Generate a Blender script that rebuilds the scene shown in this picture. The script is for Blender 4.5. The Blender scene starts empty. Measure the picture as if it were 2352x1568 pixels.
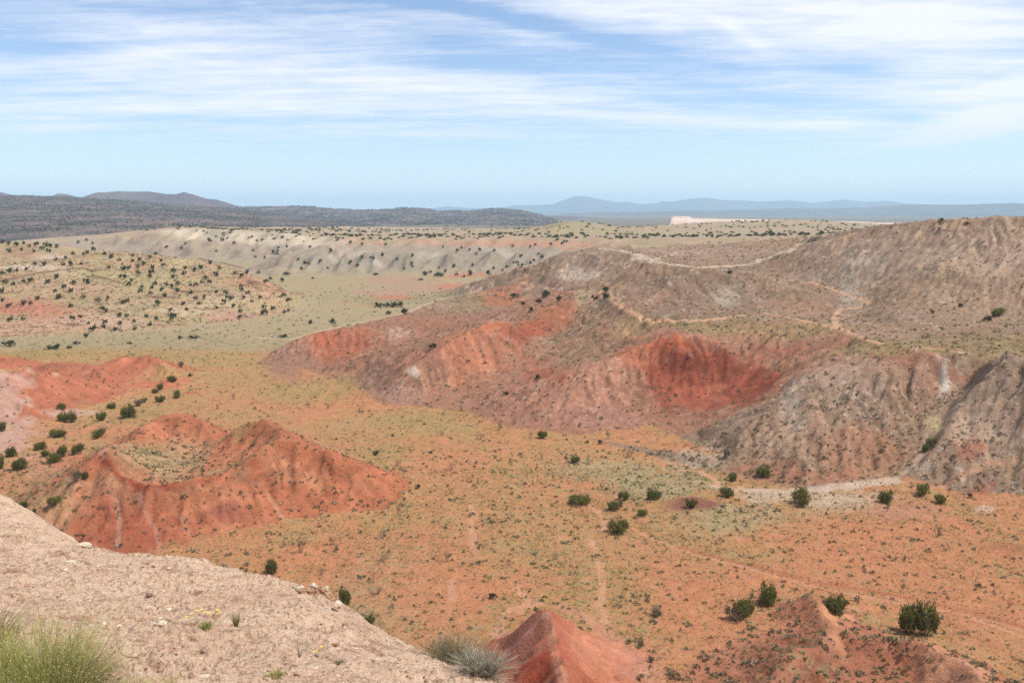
import bpy, math, random
import numpy as np
from mathutils import Vector
from mathutils.geometry import delaunay_2d_cdt
random.seed(7); RNG = np.random.default_rng(11)
sc = bpy.context.scene; COL = sc.collection
# ------------------------------------------------------------------ camera model
F = 900.0; HZ = 212.0; CH = 40.0
PITCH = math.atan((341 - HZ) / F); cp, sp = math.cos(PITCH), math.sin(PITCH)
def ray(px, py):
    v = (py - 341) / F
    return (px - 512) / F, cp - v * sp, -sp - v * cp
def PD(px, py, D):
    dx, dy, dz = ray(px, py); t = D / dy
    return (dx * t, D, CH + dz * t)
def PZ(px, py, z):
    dx, dy, dz = ray(px, py); t = (z - CH) / dz
    return (dx * t, dy * t, z)
# ------------------------------------------------------------------ noise
_perm = RNG.permutation(512).astype(np.int64); _perm = np.concatenate([_perm, _perm, _perm])
_ang = RNG.random(2048) * 2 * np.pi; _gx, _gy = np.cos(_ang), np.sin(_ang)
def perlin(x, y):
    xi = np.floor(x).astype(np.int64); yi = np.floor(y).astype(np.int64)
    xf, yf = x - xi, y - yi
    def g(ix, iy, fx, fy):
        k = _perm[(_perm[ix & 511] + iy) & 511]
        return _gx[k] * fx + _gy[k] * fy
    u = xf * xf * xf * (xf * (xf * 6 - 15) + 10); v = yf * yf * yf * (yf * (yf * 6 - 15) + 10)
    a = g(xi, yi, xf, yf); b = g(xi + 1, yi, xf - 1, yf); c = g(xi, yi + 1, xf, yf - 1); d = g(xi + 1, yi + 1, xf - 1, yf - 1)
    return ((a + (b - a) * u) * (1 - v) + (c + (d - c) * u) * v) * 1.5
def fbm(x, y, o=4, g=0.5):
    s = 0; a = 1; n = 0
    for i in range(o):
        s = s + a * perlin(x * 2 ** i + 17.3 * i, y * 2 ** i - 9.1 * i); n += a; a *= g
    return s / n
def ridged(x, y, o=3):
    s = 0; a = 1; n = 0
    for i in range(o):
        s = s + a * (1 - np.abs(perlin(x * 2 ** i + 7.7 * i, y * 2 ** i + 3.1 * i)) * 2); n += a; a *= .5
    return s / n
def sstep(a, b, x):
    t = np.clip((x - a) / (b - a), 0, 1); return t * t * (3 - 2 * t)
def blur(h, n=1):
    for _ in range(n):
        p = np.pad(h, 1, mode='edge')
        h = (p[:-2, 1:-1] + p[2:, 1:-1] + 2 * p[1:-1, 1:-1]) / 4
        p = np.pad(h, 1, mode='edge')
        h = (p[1:-1, :-2] + p[1:-1, 2:] + 2 * p[1:-1, 1:-1]) / 4
    return h
# ------------------------------------------------------------------ grids and triangulated survey of break lines
class Grid:
    def __init__(s, x0, x1, y0, y1, r):
        s.x0, s.y0, s.r = x0, y0, r
        s.nx = int((x1 - x0) / r) + 1; s.ny = int((y1 - y0) / r) + 1
        s.X, s.Y = np.meshgrid(x0 + np.arange(s.nx) * r, y0 + np.arange(s.ny) * r)
        s.h = np.zeros((s.ny, s.nx)); s.reg = np.zeros((s.ny, s.nx), np.int16)
    def at(s, a, x, y):
        fx = np.clip((x - s.x0) / s.r, 0, s.nx - 1.001); fy = np.clip((y - s.y0) / s.r, 0, s.ny - 1.001)
        ix = fx.astype(int); iy = fy.astype(int); fx = fx - ix; fy = fy - iy
        return (a[iy, ix] * (1 - fx) + a[iy, ix + 1] * fx) * (1 - fy) + (a[iy + 1, ix] * (1 - fx) + a[iy + 1, ix + 1] * fx) * fy
    def near(s, a, x, y):
        ix = np.clip(np.rint((x - s.x0) / s.r).astype(int), 0, s.nx - 1); iy = np.clip(np.rint((y - s.y0) / s.r).astype(int), 0, s.ny - 1)
        return a[iy, ix]
class Tin:
    def __init__(s): s.p = []; s.e = []; s.t = []
    def line(s, pts, tag=0):
        i0 = len(s.p)
        for q in pts: s.p.append(tuple(q)); s.t.append(tag)
        s.e += [(i0 + i, i0 + i + 1) for i in range(len(pts) - 1)]
    def pts(s, pts, tag=0):
        for q in pts: s.p.append(tuple(q)); s.t.append(tag)
    def build(s):
        P = s.p
        v, e, f, ov, oe, of = delaunay_2d_cdt([Vector(q[:2]) for q in P], s.e, [], 0, 1e-4, True)
        V = []; T = []
        for i, q in enumerate(v):
            if ov[i]:
                V.append((q.x, q.y, P[ov[i][0]][2])); T.append(max(s.t[k] for k in ov[i]))
            else:
                best = (1e9, 0, 0)
                for a, b in s.e:
                    A, B = P[a], P[b]; dx, dy = B[0] - A[0], B[1] - A[1]; L = dx * dx + dy * dy + 1e-9
                    t = min(1, max(0, ((q.x - A[0]) * dx + (q.y - A[1]) * dy) / L))
                    d = math.hypot(A[0] + t * dx - q.x, A[1] + t * dy - q.y)
                    if d < best[0]: best = (d, A[2] + t * (B[2] - A[2]), s.t[a])
                V.append((q.x, q.y, best[1])); T.append(best[2])
        s.V, s.F, s.T = V, f, T
    def raster(s, g):
        for f in s.F:
            A, B, C = (s.V[k] for k in f[:3])
            xs = (A[0], B[0], C[0]); ys = (A[1], B[1], C[1])
            i0 = max(0, int((min(xs) - g.x0) / g.r)); i1 = min(g.nx - 1, int((max(xs) - g.x0) / g.r) + 1)
            j0 = max(0, int((min(ys) - g.y0) / g.r)); j1 = min(g.ny - 1, int((max(ys) - g.y0) / g.r) + 1)
            if i1 < i0 or j1 < j0: continue
            X = g.X[j0:j1 + 1, i0:i1 + 1]; Y = g.Y[j0:j1 + 1, i0:i1 + 1]
            det = (B[1] - C[1]) * (A[0] - C[0]) + (C[0] - B[0]) * (A[1] - C[1])
            if abs(det) < 1e-9: continue
            a = ((B[1] - C[1]) * (X - C[0]) + (C[0] - B[0]) * (Y - C[1])) / det
            b = ((C[1] - A[1]) * (X - C[0]) + (A[0] - C[0]) * (Y - C[1])) / det
            c = 1 - a - b; m = (a > -1e-6) & (b > -1e-6) & (c > -1e-6)
            g.h[j0:j1 + 1, i0:i1 + 1][m] = (a * A[2] + b * B[2] + c * C[2])[m]
            g.reg[j0:j1 + 1, i0:i1 + 1][m] = max(s.T[k] for k in f[:3])
# region ids
GROUND, RIGHT, RED, LEFT, PLAT, MOUND, LOWRED, TENT, SHRUBBY = range(9)
REGNAME = ['ground', 'grey_brown_hills', 'red_ridges', 'juniper_hill', 'plateau', 'crater_mound', 'low_red_hills', 'red_spur', 'scrubby_mound']
T = Tin()
def LD(pts, tag=0): T.line([PD(*q) for q in pts], tag)
def LZ(pts, tag=0): T.line([PZ(*q) for q in pts], tag)
def LW(pts, tag=0): T.line(pts, tag)
def back(pts, slope, z=0.0, tag=0, nx=0.0):
    LW([(q[0] + nx * (q[2] - z) / slope, q[1] + (q[2] - z) / slope + .5, z) for q in pts], tag)
# plateau edge and escarpment
LD([(-500, 250, 800), (-100, 249, 780), (0, 248.5, 770), (60, 243.5, 765), (92, 238.6, 760), (130, 233, 760), (196, 227.5, 760), (245, 229, 720), (305, 236, 680), (350, 238.3, 640), (400, 239, 620), (460, 239.3, 610),
    (520, 239.3, 600), (580, 239, 575), (620, 238.5, 550), (700, 238, 520), (760, 237.3, 485), (812, 236, 450)], PLAT)
LZ([(-500, 262, 3), (0, 262, 3), (110, 260, 3), (160, 261, 3), (200, 263, 3), (245, 266, 3), (283, 268.5, 3), (350, 273, 2.5), (400, 276, 2), (460, 277, 2), (520, 277, 3)], 0)
T.line([PZ(520, 277, 3), (42, 470, 6), (40, 420, 5), (34, 375, 6), (18, 340, 6), (-2, 325, 4), (-25, 312, 2)], 0)
LD([(300, 231.5, 850), (400, 233, 850), (500, 233.5, 820), (600, 234, 790), (700, 233.5, 760), (800, 231.5, 740), (900, 228, 700)], PLAT)
LD([(-500, 246, 1100), (0, 243.5, 1080), (60, 240, 980), (100, 233.5, 900), (180, 226, 900), (250, 227, 1100), (340, 226, 1150), (420, 229, 1100), (480, 228.5, 1100), (520, 229, 1000)], PLAT)
LD([(535, 233, 700), (548, 229, 760), (562, 221.3, 780), (574, 220.3, 780), (592, 224, 790), (622, 227.5, 800), (650, 229.5, 820)], PLAT)
LD([(535, 229, 900), (620, 228.5, 900), (660, 227, 1000), (690, 223, 1000), (740, 221, 1000), (770, 219.5, 1000), (805, 219.5, 1000), (850, 221.5, 1000), (890, 224.5, 980), (940, 226, 950), (1100, 226, 950)], PLAT)
LW([(-1500, 1300, 14), (-500, 1350, 16), (100, 1380, 14), (600, 1380, 16), (1500, 1300, 12)], PLAT)
LW([(-1500, 1600, 10), (1500, 1600, 10)], PLAT); LW([(-1500, 800, 20), (-1500, 400, 0), (-1500, -40, 0), (1500, -40, 0), (1500, 200, 20), (1500, 900, 24)], 0)
# central hill, saddle, hill two, path bench
cen = [(529, 279, 303), (540, 265, 308), (552, 255.5, 312), (579, 248.5, 322), (610, 246, 330), (627, 249, 325), (640, 252, 318)]
LD(cen, RIGHT)
LD([(640, 254, 300), (665, 262, 285), (700, 266.5, 280), (740, 264, 295), (780, 257, 310), (812, 248, 332)], RIGHT)
LD([(570, 247, 400), (640, 247.5, 400), (700, 250, 390), (770, 247, 385)], RIGHT)
LD([(600, 243, 470), (680, 244, 450), (760, 243, 430)], RIGHT)
LD([(592, 288, 262), (612, 279, 256), (628, 266, 254), (645, 260.5, 252), (660, 263, 250), (690, 266.5, 248), (720, 270, 245), (745, 274.5, 243), (770, 281, 240), (800, 287, 238)], RIGHT)
LD([(650, 268, 268), (700, 274, 262), (750, 276, 266)], RIGHT)
LZ([(586, 287.5, 18.6), (605, 292.5, 18.5), (631, 311, 17), (653, 321, 16), (690, 321, 16), (718, 319, 16), (766, 313, 16.5), (805, 320, 16.5), (836, 327, 16.5), (866, 339, 16), (900, 345, 16), (950, 349, 16.5),
    (1000, 354, 17), (1100, 360, 18), (1300, 365, 18)], RIGHT)
LD([(757, 297, 232), (775, 286, 238), (800, 289, 236), (818, 300, 226), (822, 312, 218)], RIGHT)
LD([(795, 283, 262), (830, 292, 250), (858, 300, 242), (850, 310, 228), (835, 320, 214)], RIGHT)
LD([(790, 238, 352), (820, 233.6, 330), (850, 229.5, 300), (880, 224.5, 278), (920, 220.5, 258), (960, 217.5, 247), (1000, 216, 241), (1040, 216, 238), (1100, 215, 236), (1300, 213, 236)], RIGHT)
LD([(905, 262, 240), (898, 300, 212), (890, 325, 190)], RIGHT)
LW([(150, 430, 30), (200, 380, 32), (300, 330, 36), (500, 330, 38)], PLAT)
# front rim of the bench, bowl, spur, right-hand hills
LD([(649, 344, 188), (679, 334.5, 187), (710, 336, 188), (740, 341, 187), (784, 347, 182), (810, 350, 176), (823, 353, 170), (850, 352, 166), (900, 352.5, 159), (930, 354, 156), (950, 356, 154),
    (978, 364, 152)], RED)
LZ([(640, 421, .8), (650, 415, 1.2), (690, 414, 1.5), (722, 413, 1.5), (735, 411.5, 2)], RED)
LD([(700, 372, 180), (690, 395, 176)], RED); LD([(745, 372, 178), (735, 395, 173)], RED)
LD([(823, 353, 170), (800, 371, 163), (784, 387, 158), (757, 410, 150), (740, 431, 144), (724, 456, 139)], RIGHT)
LZ([(636, 424, .2), (680, 440, .2), (705, 452, .1), (718, 461, 0), (740, 478, 0), (762, 488, 0), (800, 490, 0), (827, 489, 0), (860, 487, 0), (893, 482, .2), (906, 479, .4), (930, 490, 0), (958, 497, 0), (1000, 500, 0),
    (1024, 501, 0), (1100, 506, 0), (1300, 512, 0)], 0)
LZ([(906, 479, .4), (921, 455, 2.6), (926, 432, 4.4), (945, 402, 8), (968, 374, 12)], RIGHT)
LD([(930, 448, 132), (940, 425, 136), (957, 403, 141), (984, 378, 146), (1010, 368, 147), (1040, 365, 146), (1100, 366, 145), (1300, 372, 145)], RIGHT)
LD([(1010, 362, 155), (1100, 362, 155), (1300, 368, 155)], RIGHT)
LD([(790, 440, 139), (830, 400, 147), (870, 370, 154)], RIGHT)
LD([(880, 450, 134), (900, 410, 143), (915, 375, 150)], RIGHT)
# ridge three
LZ([(470, 414, .1), (490, 424, 0), (514, 430, 0), (579, 436.5, 0), (610, 433, 0), (636, 424, .2)], 0)
LD([(478, 407, 178), (500, 395, 180), (522, 383, 181), (561, 370, 182), (610, 357, 184), (649, 344, 188)], RED)
LZ([(472, 408, .3), (500, 391, 2.2), (540, 373, 5), (580, 357, 8.2), (620, 344, 11), (650, 333, 13.2), (690, 328, 14.6)], RED)
LD([(540, 400, 171), (570, 392, 172)], RED)
# ridge two
LD([(395, 382, 191), (409, 366, 195), (440, 348, 202), (475, 329, 212), (492, 318.5, 222), (514, 320.5, 228), (538, 320, 236), (557, 305, 248), (586, 287, 262)], RED)
LZ([(350, 387, 0), (362, 396, 0), (375, 403, 0), (410, 406, 0), (440, 401, .1), (457, 393, 1), (483, 383, 2), (514, 370, 4), (535, 348, 7.5), (562, 331, 10), (579, 311, 14)], 0)
LD([(360, 376, 208), (374, 358, 213), (388, 348, 216), (405, 342.5, 222), (435, 335, 235), (500, 318, 252), (545, 300, 270)], RED)
# ridge one
r1 = [PD(*q) for q in [(262, 357, 237), (272, 349, 240), (283, 342, 243), (305, 333, 246), (340, 326, 252), (370, 320, 258), (414, 309, 275), (435, 300, 290), (479, 290, 300), (522, 281, 302)]]
LW(r1, RED); back(r1[:-1], .5)
LZ([(255, 364, 0), (270, 367, 0), (300, 368, 0), (330, 366, 0), (352, 362, .6), (385, 350, 3), (420, 335, 6), (470, 317, 8.2), (520, 299, 12.2), (560, 289, 16)], 0)
# juniper hill on the left
lb = [(-500, 352, 0), (-150, 345, 0), (-60, 341, 0), (0, 338, 0), (60, 336, 0), (109, 333.5, 0), (218, 324, 0), (283, 316, 0), (303, 306, 0), (314, 298, 0)]
LZ(lb, 0)
lc = [PD(*q) for q in [(-500, 285, 350), (-100, 281, 360), (0, 277, 370), (60, 262, 400), (95, 252, 425), (120, 248.5, 435), (152, 251.5, 435), (196, 257, 430), (240, 267, 420), (279, 279.5, 408), (300, 289.5, 397)]]
LW(lc, LEFT)
LD([(-60, 315, 322), (20, 312, 325), (100, 300, 338), (180, 298, 345), (250, 297, 352)], LEFT)
LZ([(-500, 272, 10), (-80, 270, 12), (0, 266, 15), (50, 258, 18), (80, 254, 18)], LEFT)
LD([(-500, 234, 520), (-120, 235, 520), (0, 239.5, 520), (44, 241, 520), (80, 247, 512), (105, 250, 500)], LEFT)
back([q for q in lc[4:]], .45); LW([(-1000, 620, 3), (-400, 600, 3), (-230, 570, 3)], 0)
T.pts([(x, y, 0) for x in (-240, -160, -90, 0, 90, 200, 320) for y in (28, 60, 90)] + [(-40, 440, 1), (-100, 480, 1.5), (-20, 480, 1.5), (-90, 410, .5)], 0)
T.build()
G1 = Grid(-215, 235, 34, 372, 0.4); G2 = Grid(-900, 900, 24, 1560, 2.5)
T.raster(G1); T.raster(G2)
G1.h = blur(G1.h, 6); G2.h = blur(G2.h, 2)
def smax(a, b, k): return .5 * (a + b + np.sqrt((a - b) ** 2 + k * k)) - .12 * k
def tent(pts, sl, sr, reg, rib=.5, lam=3.0, rnd=.6, k=.7, grids=None, seed=0, flare=0.0, wob=.16, lip=0.0):
    pts = [np.array(p, float) for p in pts]
    for g in (grids or (G1, G2)):
        hmax = max(p[2] for p in pts); R = (hmax + 3) / min(sl, sr) * 1.3 + 4
        xs = [p[0] for p in pts]; ys = [p[1] for p in pts]
        i0 = max(0, int((min(xs) - R - g.x0) / g.r)); i1 = min(g.nx, int((max(xs) + R - g.x0) / g.r) + 2)
        j0 = max(0, int((min(ys) - R - g.y0) / g.r)); j1 = min(g.ny, int((max(ys) + R - g.y0) / g.r) + 2)
        if i1 <= i0 or j1 <= j0: continue
        X = g.X[j0:j1, i0:i1]; Y = g.Y[j0:j1, i0:i1]
        Xw = X + 1.3 * fbm(X / 7 + seed, Y / 7, 2) ; Yw = Y + 1.3 * fbm(X / 7 - 31, Y / 7 + seed, 2)
        best = np.full(X.shape, -99.0); acc = 0
        for a, b in zip(pts[:-1], pts[1:]):
            d = b - a; L = math.hypot(d[0], d[1]) + 1e-6
            t = np.clip(((Xw - a[0]) * d[0] + (Yw - a[1]) * d[1]) / (L * L), 0, 1)
            ex = Xw - a[0] - t * d[0]; ey = Yw - a[1] - t * d[1]
            dist = np.sqrt(ex * ex + ey * ey); side = (d[0] * ey - d[1] * ex) / (L * (dist + .3))
            s = (sl + sr) / 2 + (sl - sr) / 2 * np.clip(side, -1, 1)
            ang = np.arctan2(ey, ex)
            u = (acc + t * L) / lam + ang * 1.2
            dd = np.sqrt(dist * dist + rnd * rnd) - rnd
            ribn = (np.abs(perlin(u + seed * 3.7, dist / (lam * 6) + 5)) * 1.6 + .5 * np.abs(perlin(u * 2.3 + seed, dist / (lam * 4))))
            hh = a[2] + t * d[2] - s * dd * (1 + wob * fbm(Xw / 9, Yw / 9 + seed, 2)) - rib * ribn * sstep(.3, 4, dist)
            if lip: hh = hh - lip * sstep(.15, .75, dist) * (side < 0) * (.75 + .5 * perlin(u * 1.7, u * 0 + 3))
            best = np.maximum(best, hh); acc += L
        H = g.h[j0:j1, i0:i1]
        R_ = g.reg[j0:j1, i0:i1]; R_[best > H + .1] = reg
        g.h[j0:j1, i0:i1] = np.where(best > H - 4 * k, smax(H, best, k), H)
P_ = lambda L: [PD(*q) for q in L]
# crater mound: front rim, right tail, rear hump, raised floor inside
def fill(poly, lv0, y0, lv1, y1, reg):
    g = G1; x = g.X; y = g.Y; ins = np.zeros(x.shape, bool); n = len(poly)
    for k in range(n):
        (ax, ay), (bx, by) = poly[k][:2], poly[(k + 1) % n][:2]
        if ay == by: continue
        ins ^= ((ay > y) != (by > y)) & (x < (bx - ax) * (y - ay) / (by - ay) + ax)
    m = blur(ins.astype(float), 3); lv = lv0 + (lv1 - lv0) * np.clip((y - y0) / (y1 - y0), 0, 1)
    g.h = np.where(m > 0, np.maximum(g.h, g.h + (lv - g.h) * m), g.h); g.reg[ins] = reg
fill([PD(*q) for q in [(104, 452, 117), (108, 462, 114.3), (120, 474, 112.3), (144, 483, 111.5), (183, 480.5, 112.5), (218, 471, 115.5), (244, 460, 118.5), (258, 450, 121), (262, 440, 127), (235, 436, 134), (200, 436, 137), (160, 436, 138), (128, 440, 131)]], 5.0, 112, 3.4, 136, MOUND)
tent(P_([(104, 449, 117), (108, 462, 114.3), (120, 474, 112.3), (144, 483, 111.5)]), .55, .82, MOUND, .3, 2.2, rnd=.15, k=.3, seed=2, lip=.8)
tent(P_([(144, 483, 111.5), (183, 480.5, 112.5), (218, 471, 115.5), (244, 460, 118.5), (258, 450, 121), (270, 443, 123), (283, 436, 125), (300, 439, 124.5), (327, 446, 124.5), (350, 456, 126), (368, 467, 128.5)]), .55, .62, MOUND, .22, 2.4, rnd=.15, k=.3, seed=2, lip=.8)
tent(P_([(283, 435, 126), (277, 425, 131), (263, 418.5, 134), (247, 421, 135), (234, 430, 134)]), .62, .62, MOUND, .2, 3, k=.4, seed=3)
tent(P_([(96, 451, 117), (103, 445.5, 117), (109, 455, 115)]), .85, .85, MOUND, .2, 2, rnd=.2, k=.35, seed=21)
tent(P_([(104, 448, 117), (118, 442.5, 124), (132, 438, 134), (146, 424, 143), (160, 415, 147), (174, 412.5, 148), (190, 414, 148), (203, 421, 146), (213, 430, 145)]), .6, .5, MOUND, .25, 3, seed=4)
tent(P_([(104, 449, 117), (96, 454, 117), (88, 461, 117.5)]), .85, .85, MOUND, .3, 3, seed=5)
# low red hills at the left
tent(P_([(-120, 362, 172), (-40, 366, 178), (0, 369.5, 182), (30, 371, 187), (57, 372, 192), (80, 376, 196)]), .42, .42, LOWRED, .5, 4, seed=6)
tent(P_([(100, 374, 206), (112, 364, 216), (124, 354.5, 221), (136, 355.5, 222), (148, 354, 220), (158, 361, 216), (168, 371, 211)]), .42, .38, LOWRED, .3, 4, seed=7)
tent(P_([(22, 370, 214), (40, 363, 218), (60, 361, 218), (84, 363, 215), (102, 371, 208)]), .3, .3, LOWRED, .2, 4, seed=8)
tent(P_([(-60, 348, 236), (-10, 352, 236), (14, 358, 234)]), .3, .3, LOWRED, .2, 4, seed=9)
tent(P_([(172, 394.5, 197), (192, 391.5, 197), (208, 394.5, 197)]), .25, .25, LOWRED, .1, 4, seed=10)
tent(P_([(110, 388, 201), (140, 384, 203), (165, 381, 205)]), .25, .3, LOWRED, .2, 4, seed=14)
# small knobs
tent(P_([(604, 421, 167), (618, 414, 166), (630, 420, 165)]), .4, .4, RED, .2, 3, seed=11)
tent([PZ(655, 503, .7), PZ(690, 500, 1.0), PZ(715, 503, .6)], .16, .16, GROUND, .05, 4, seed=12)
tent([PZ(985, 548, .6), PZ(1008, 545, .9), PZ(1040, 548, .6)], .16, .16, GROUND, .05, 4, seed=12)
# red spur at bottom centre, scrubby mound bottom right
tent(P_([(545, 606.5, 74), (548, 622, 71.5), (551, 638, 69)]) + P_([(556, 658, 62), (563, 680, 54.5), (572, 705, 47), (580, 740, 41)]), .68, .86, TENT, .45, 2.2, rnd=.25, k=.4, seed=13, wob=.1)
tent(P_([(812, 596.5, 84), (822, 612, 80.5), (836, 628, 77.5), (860, 636, 75), (890, 639, 73.5), (925, 643, 72), (952, 653, 69), (975, 670, 65), (990, 690, 60), (1005, 730, 54)]), .50, .62, SHRUBBY, .3, 2.4, rnd=.25, k=.35, seed=15)
tent(P_([(836, 628, 77.5), (800, 650, 72), (760, 690, 66)]), .38, .38, SHRUBBY, .3, 2.4, k=.8, seed=16)
# spurs of the far escarpment
rr = random.Random(4)
for px in [290, 301, 318, 327, 349, 371, 380, 403, 412, 436, 452, 460, 485, 497, 522, 531, 552]:
    a = px + rr.uniform(-4, 4)
    tent([PD(a, 250 + rr.uniform(-2, 2), 578 - (px - 292) * .1), PD(a - 5, 258, 566 - (px - 292) * .12), PD(a - 9 + rr.uniform(-4, 4), 268, 552 - (px - 292) * .12)], rr.uniform(.42, .7), rr.uniform(.42, .7), PLAT, .9, 7, rnd=.8, k=1.2, grids=(G2,), seed=px * .1, wob=.2)
for px in [148, 160, 184, 193, 218, 236, 245, 270, 281]:
    a = px + rr.uniform(-4, 4); b = 232 + max(0, (px - 240) * .12)
    tent([PD(a, b + 6, 735 - (px - 150) * .35), PD(a + 3, b + 16, 705 - (px - 150) * .4)], .5, .5, PLAT, .6, 9, rnd=1.5, k=2, grids=(G2,), seed=px * .1, wob=.1)
# ------------------------------------------------------------------ rain erosion
def erode(h, n, steps, seed, batch=16000, soft=1):
    rng = np.random.default_rng(seed); ny, nx = h.shape
    for b in range(n // batch):
        x = rng.random(batch) * (nx - 3) + 1; y = rng.random(batch) * (ny - 3) + 1
        vx = np.zeros(batch); vy = np.zeros(batch); sp_ = np.ones(batch); w = np.ones(batch); s = np.zeros(batch)
        D = np.zeros_like(h)
        for k in range(steps):
            ix = x.astype(int); iy = y.astype(int); fx = x - ix; fy = y - iy
            a = h[iy, ix]; bb = h[iy, ix + 1]; c = h[iy + 1, ix]; d = h[iy + 1, ix + 1]
            gx = (bb - a) * (1 - fy) + (d - c) * fy; gy = (c - a) * (1 - fx) + (d - bb) * fx
            h0 = a * (1 - fx) * (1 - fy) + bb * fx * (1 - fy) + c * (1 - fx) * fy + d * fx * fy
            vx = vx * .25 - gx * .75; vy = vy * .25 - gy * .75
            L = np.sqrt(vx * vx + vy * vy) + 1e-9; vx = vx / L; vy = vy / L
            x2 = np.clip(x + vx, 1, nx - 2.01); y2 = np.clip(y + vy, 1, ny - 2.01)
            i2 = x2.astype(int); j2 = y2.astype(int); f2 = x2 - i2; g2 = y2 - j2
            h1 = h[j2, i2] * (1 - f2) * (1 - g2) + h[j2, i2 + 1] * f2 * (1 - g2) + h[j2 + 1, i2] * (1 - f2) * g2 + h[j2 + 1, i2 + 1] * f2 * g2
            dh = h1 - h0
            cap = np.maximum(-dh, .005) * sp_ * w * 5
            dep = np.where((dh > 0) | (s > cap), np.where(dh > 0, np.minimum(dh, s), (s - cap) * .2), -np.minimum((cap - s) * .25, np.maximum(-dh, 0)))
            s = s - dep
            for (jj, ii, wt) in ((iy, ix, (1 - fx) * (1 - fy)), (iy, ix + 1, fx * (1 - fy)), (iy + 1, ix, (1 - fx) * fy), (iy + 1, ix + 1, fx * fy)):
                D += np.bincount((jj * nx + ii), weights=dep * wt, minlength=ny * nx).reshape(ny, nx)
            sp_ = np.sqrt(np.maximum(0, sp_ * sp_ - dh * 2)); sp_ = np.minimum(sp_, 3); w *= .975
            x, y = x2, y2
            if k % 8 == 7:
                h += np.clip(blur(D, soft), -.35, .35); D[:] = 0
        h += np.clip(blur(D, soft), -.35, .35)
    return h
def slope(h, r):
    gy, gx = np.gradient(h, r); return np.sqrt(gx * gx + gy * gy)
g = G1
S0 = sstep(.12, .35, slope(blur(g.h, 3), g.r))
g.h += .35 * S0 * fbm(g.X / 5, g.Y / 5, 4) + .35 * sstep(.5, 3, g.h) * fbm(g.X / 14, g.Y / 14, 2)
RG = sstep(.1, .4, S0) * (g.reg == RIGHT)
g.h += blur(RG.astype(float), 4) * (1.3 * (ridged(g.X / 17 + 3, g.Y / 30, 3) - .5))
g.h = erode(g.h / g.r, 16000 * 15, 56, 3) * g.r
hill = sstep(.08, .3, S0) * ((g.reg == RIGHT) | (g.reg == RED))
g.h += .08 * fbm(g.X / 3, g.Y / 3, 3) + S0 * .10 * fbm(g.X / 1.2, g.Y / 1.2, 3) + hill * (.28 * (ridged(g.X / 5, g.Y / 8, 3) - .5) + .16 * fbm(g.X / 1.6, g.Y / 2.2, 3))
g = G2
S0 = sstep(.1, .3, slope(blur(g.h, 2), g.r))
g.h += 1.2 * S0 * fbm(g.X / 22, g.Y / 22, 4) + 1.6 * sstep(15, 22, g.h) * sstep(560, 700, g.Y) * fbm(g.X / 55, g.Y / 75, 3) + .5 * fbm(g.X / 30, g.Y / 30, 3) * sstep(280, 400, g.Y)
g.h = erode(g.h / g.r, 16000 * 8, 40, 5) * g.r
g.h += .4 * S0 * fbm(g.X / 7, g.Y / 7, 2)
def lic(g, sc_, L, ds):
    """noise drawn out along the fall line"""
    hs = blur(g.h, 8); gy, gx = np.gradient(hs, g.r); m = np.sqrt(gx * gx + gy * gy) + 1e-4; gx /= m; gy /= m
    base = perlin(g.X / sc_, g.Y / sc_) + .6 * perlin(g.X / sc_ * 2.3 + 50, g.Y / sc_ * 2.3); acc = base.copy()
    for sg in (-1, 1):
        x = g.X.copy(); y = g.Y.copy()
        for k in range(int(L / ds)):
            dx = g.near(gx, x, y); dy = g.near(gy, x, y); x = x + sg * dx * ds; y = y + sg * dy * ds
            acc += g.at(base, x, y)
    acc -= acc.mean(); return acc / acc.std(), m
for g, sc_, L, ds, amp in ((G1, 1.5, 7, .7, .42), (G2, 6., 30, 3.0, 1.35)):
    l1, m = lic(g, sc_, L, ds); l2, _ = lic(g, sc_ * 2.6, L * 1.4, ds * 1.6)
    k = sstep(.16, .42, m) * sstep(.2, 1.6, g.h)
    rg_ = g.reg; amt = np.where(rg_ == RIGHT, 1., np.where(rg_ == RED, .62, np.where(rg_ == MOUND, .42, np.where(rg_ == TENT, .22, np.where(rg_ == LEFT, .45, .8)))))
    if g is G1: amt = blur(amt, 4) * (.6 + .4 * sstep(160, 185, g.Y)) * (1 - .65 * np.exp(-((g.X - 38) / 17) ** 2 - ((g.Y - 181) / 12) ** 2))
    g.h = g.h - k * amt * amp * (np.exp(-(l1 / .45) ** 2) * .8 + 1.7 * np.exp(-(l2 / .28) ** 2)) + k * amt * amp * .35 * l1.clip(-2, 2)
    g.rill = k * (.6 * l1 + .6 * l2)
def Rill(x, y):
    w = (x > -208) & (x < 228) & (y < 362) & (y > 35)
    return np.where(w, G1.at(G1.rill, x, y), G2.at(G2.rill, x, y))
def Hgt(x, y):
    x = np.asarray(x, float); y = np.asarray(y, float)
    h2 = G2.at(G2.h, x, y); h1 = G1.at(G1.h, x, y)
    w = sstep(-215, -200, x) * (1 - sstep(220, 235, x)) * (1 - sstep(350, 370, y))
    z = h1 * w + h2 * (1 - w)
    return z * (1 - sstep(1450, 1550, y)) + 10 * sstep(1450, 1550, y)
def Reg(x, y):
    w = (x > -208) & (x < 228) & (y < 362) & (y > 35)
    return np.where(w, G1.near(G1.reg, x, y), G2.near(G2.reg, x, y))
_ts = np.exp(np.linspace(math.log(36), math.log(2600), 2600))
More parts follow.
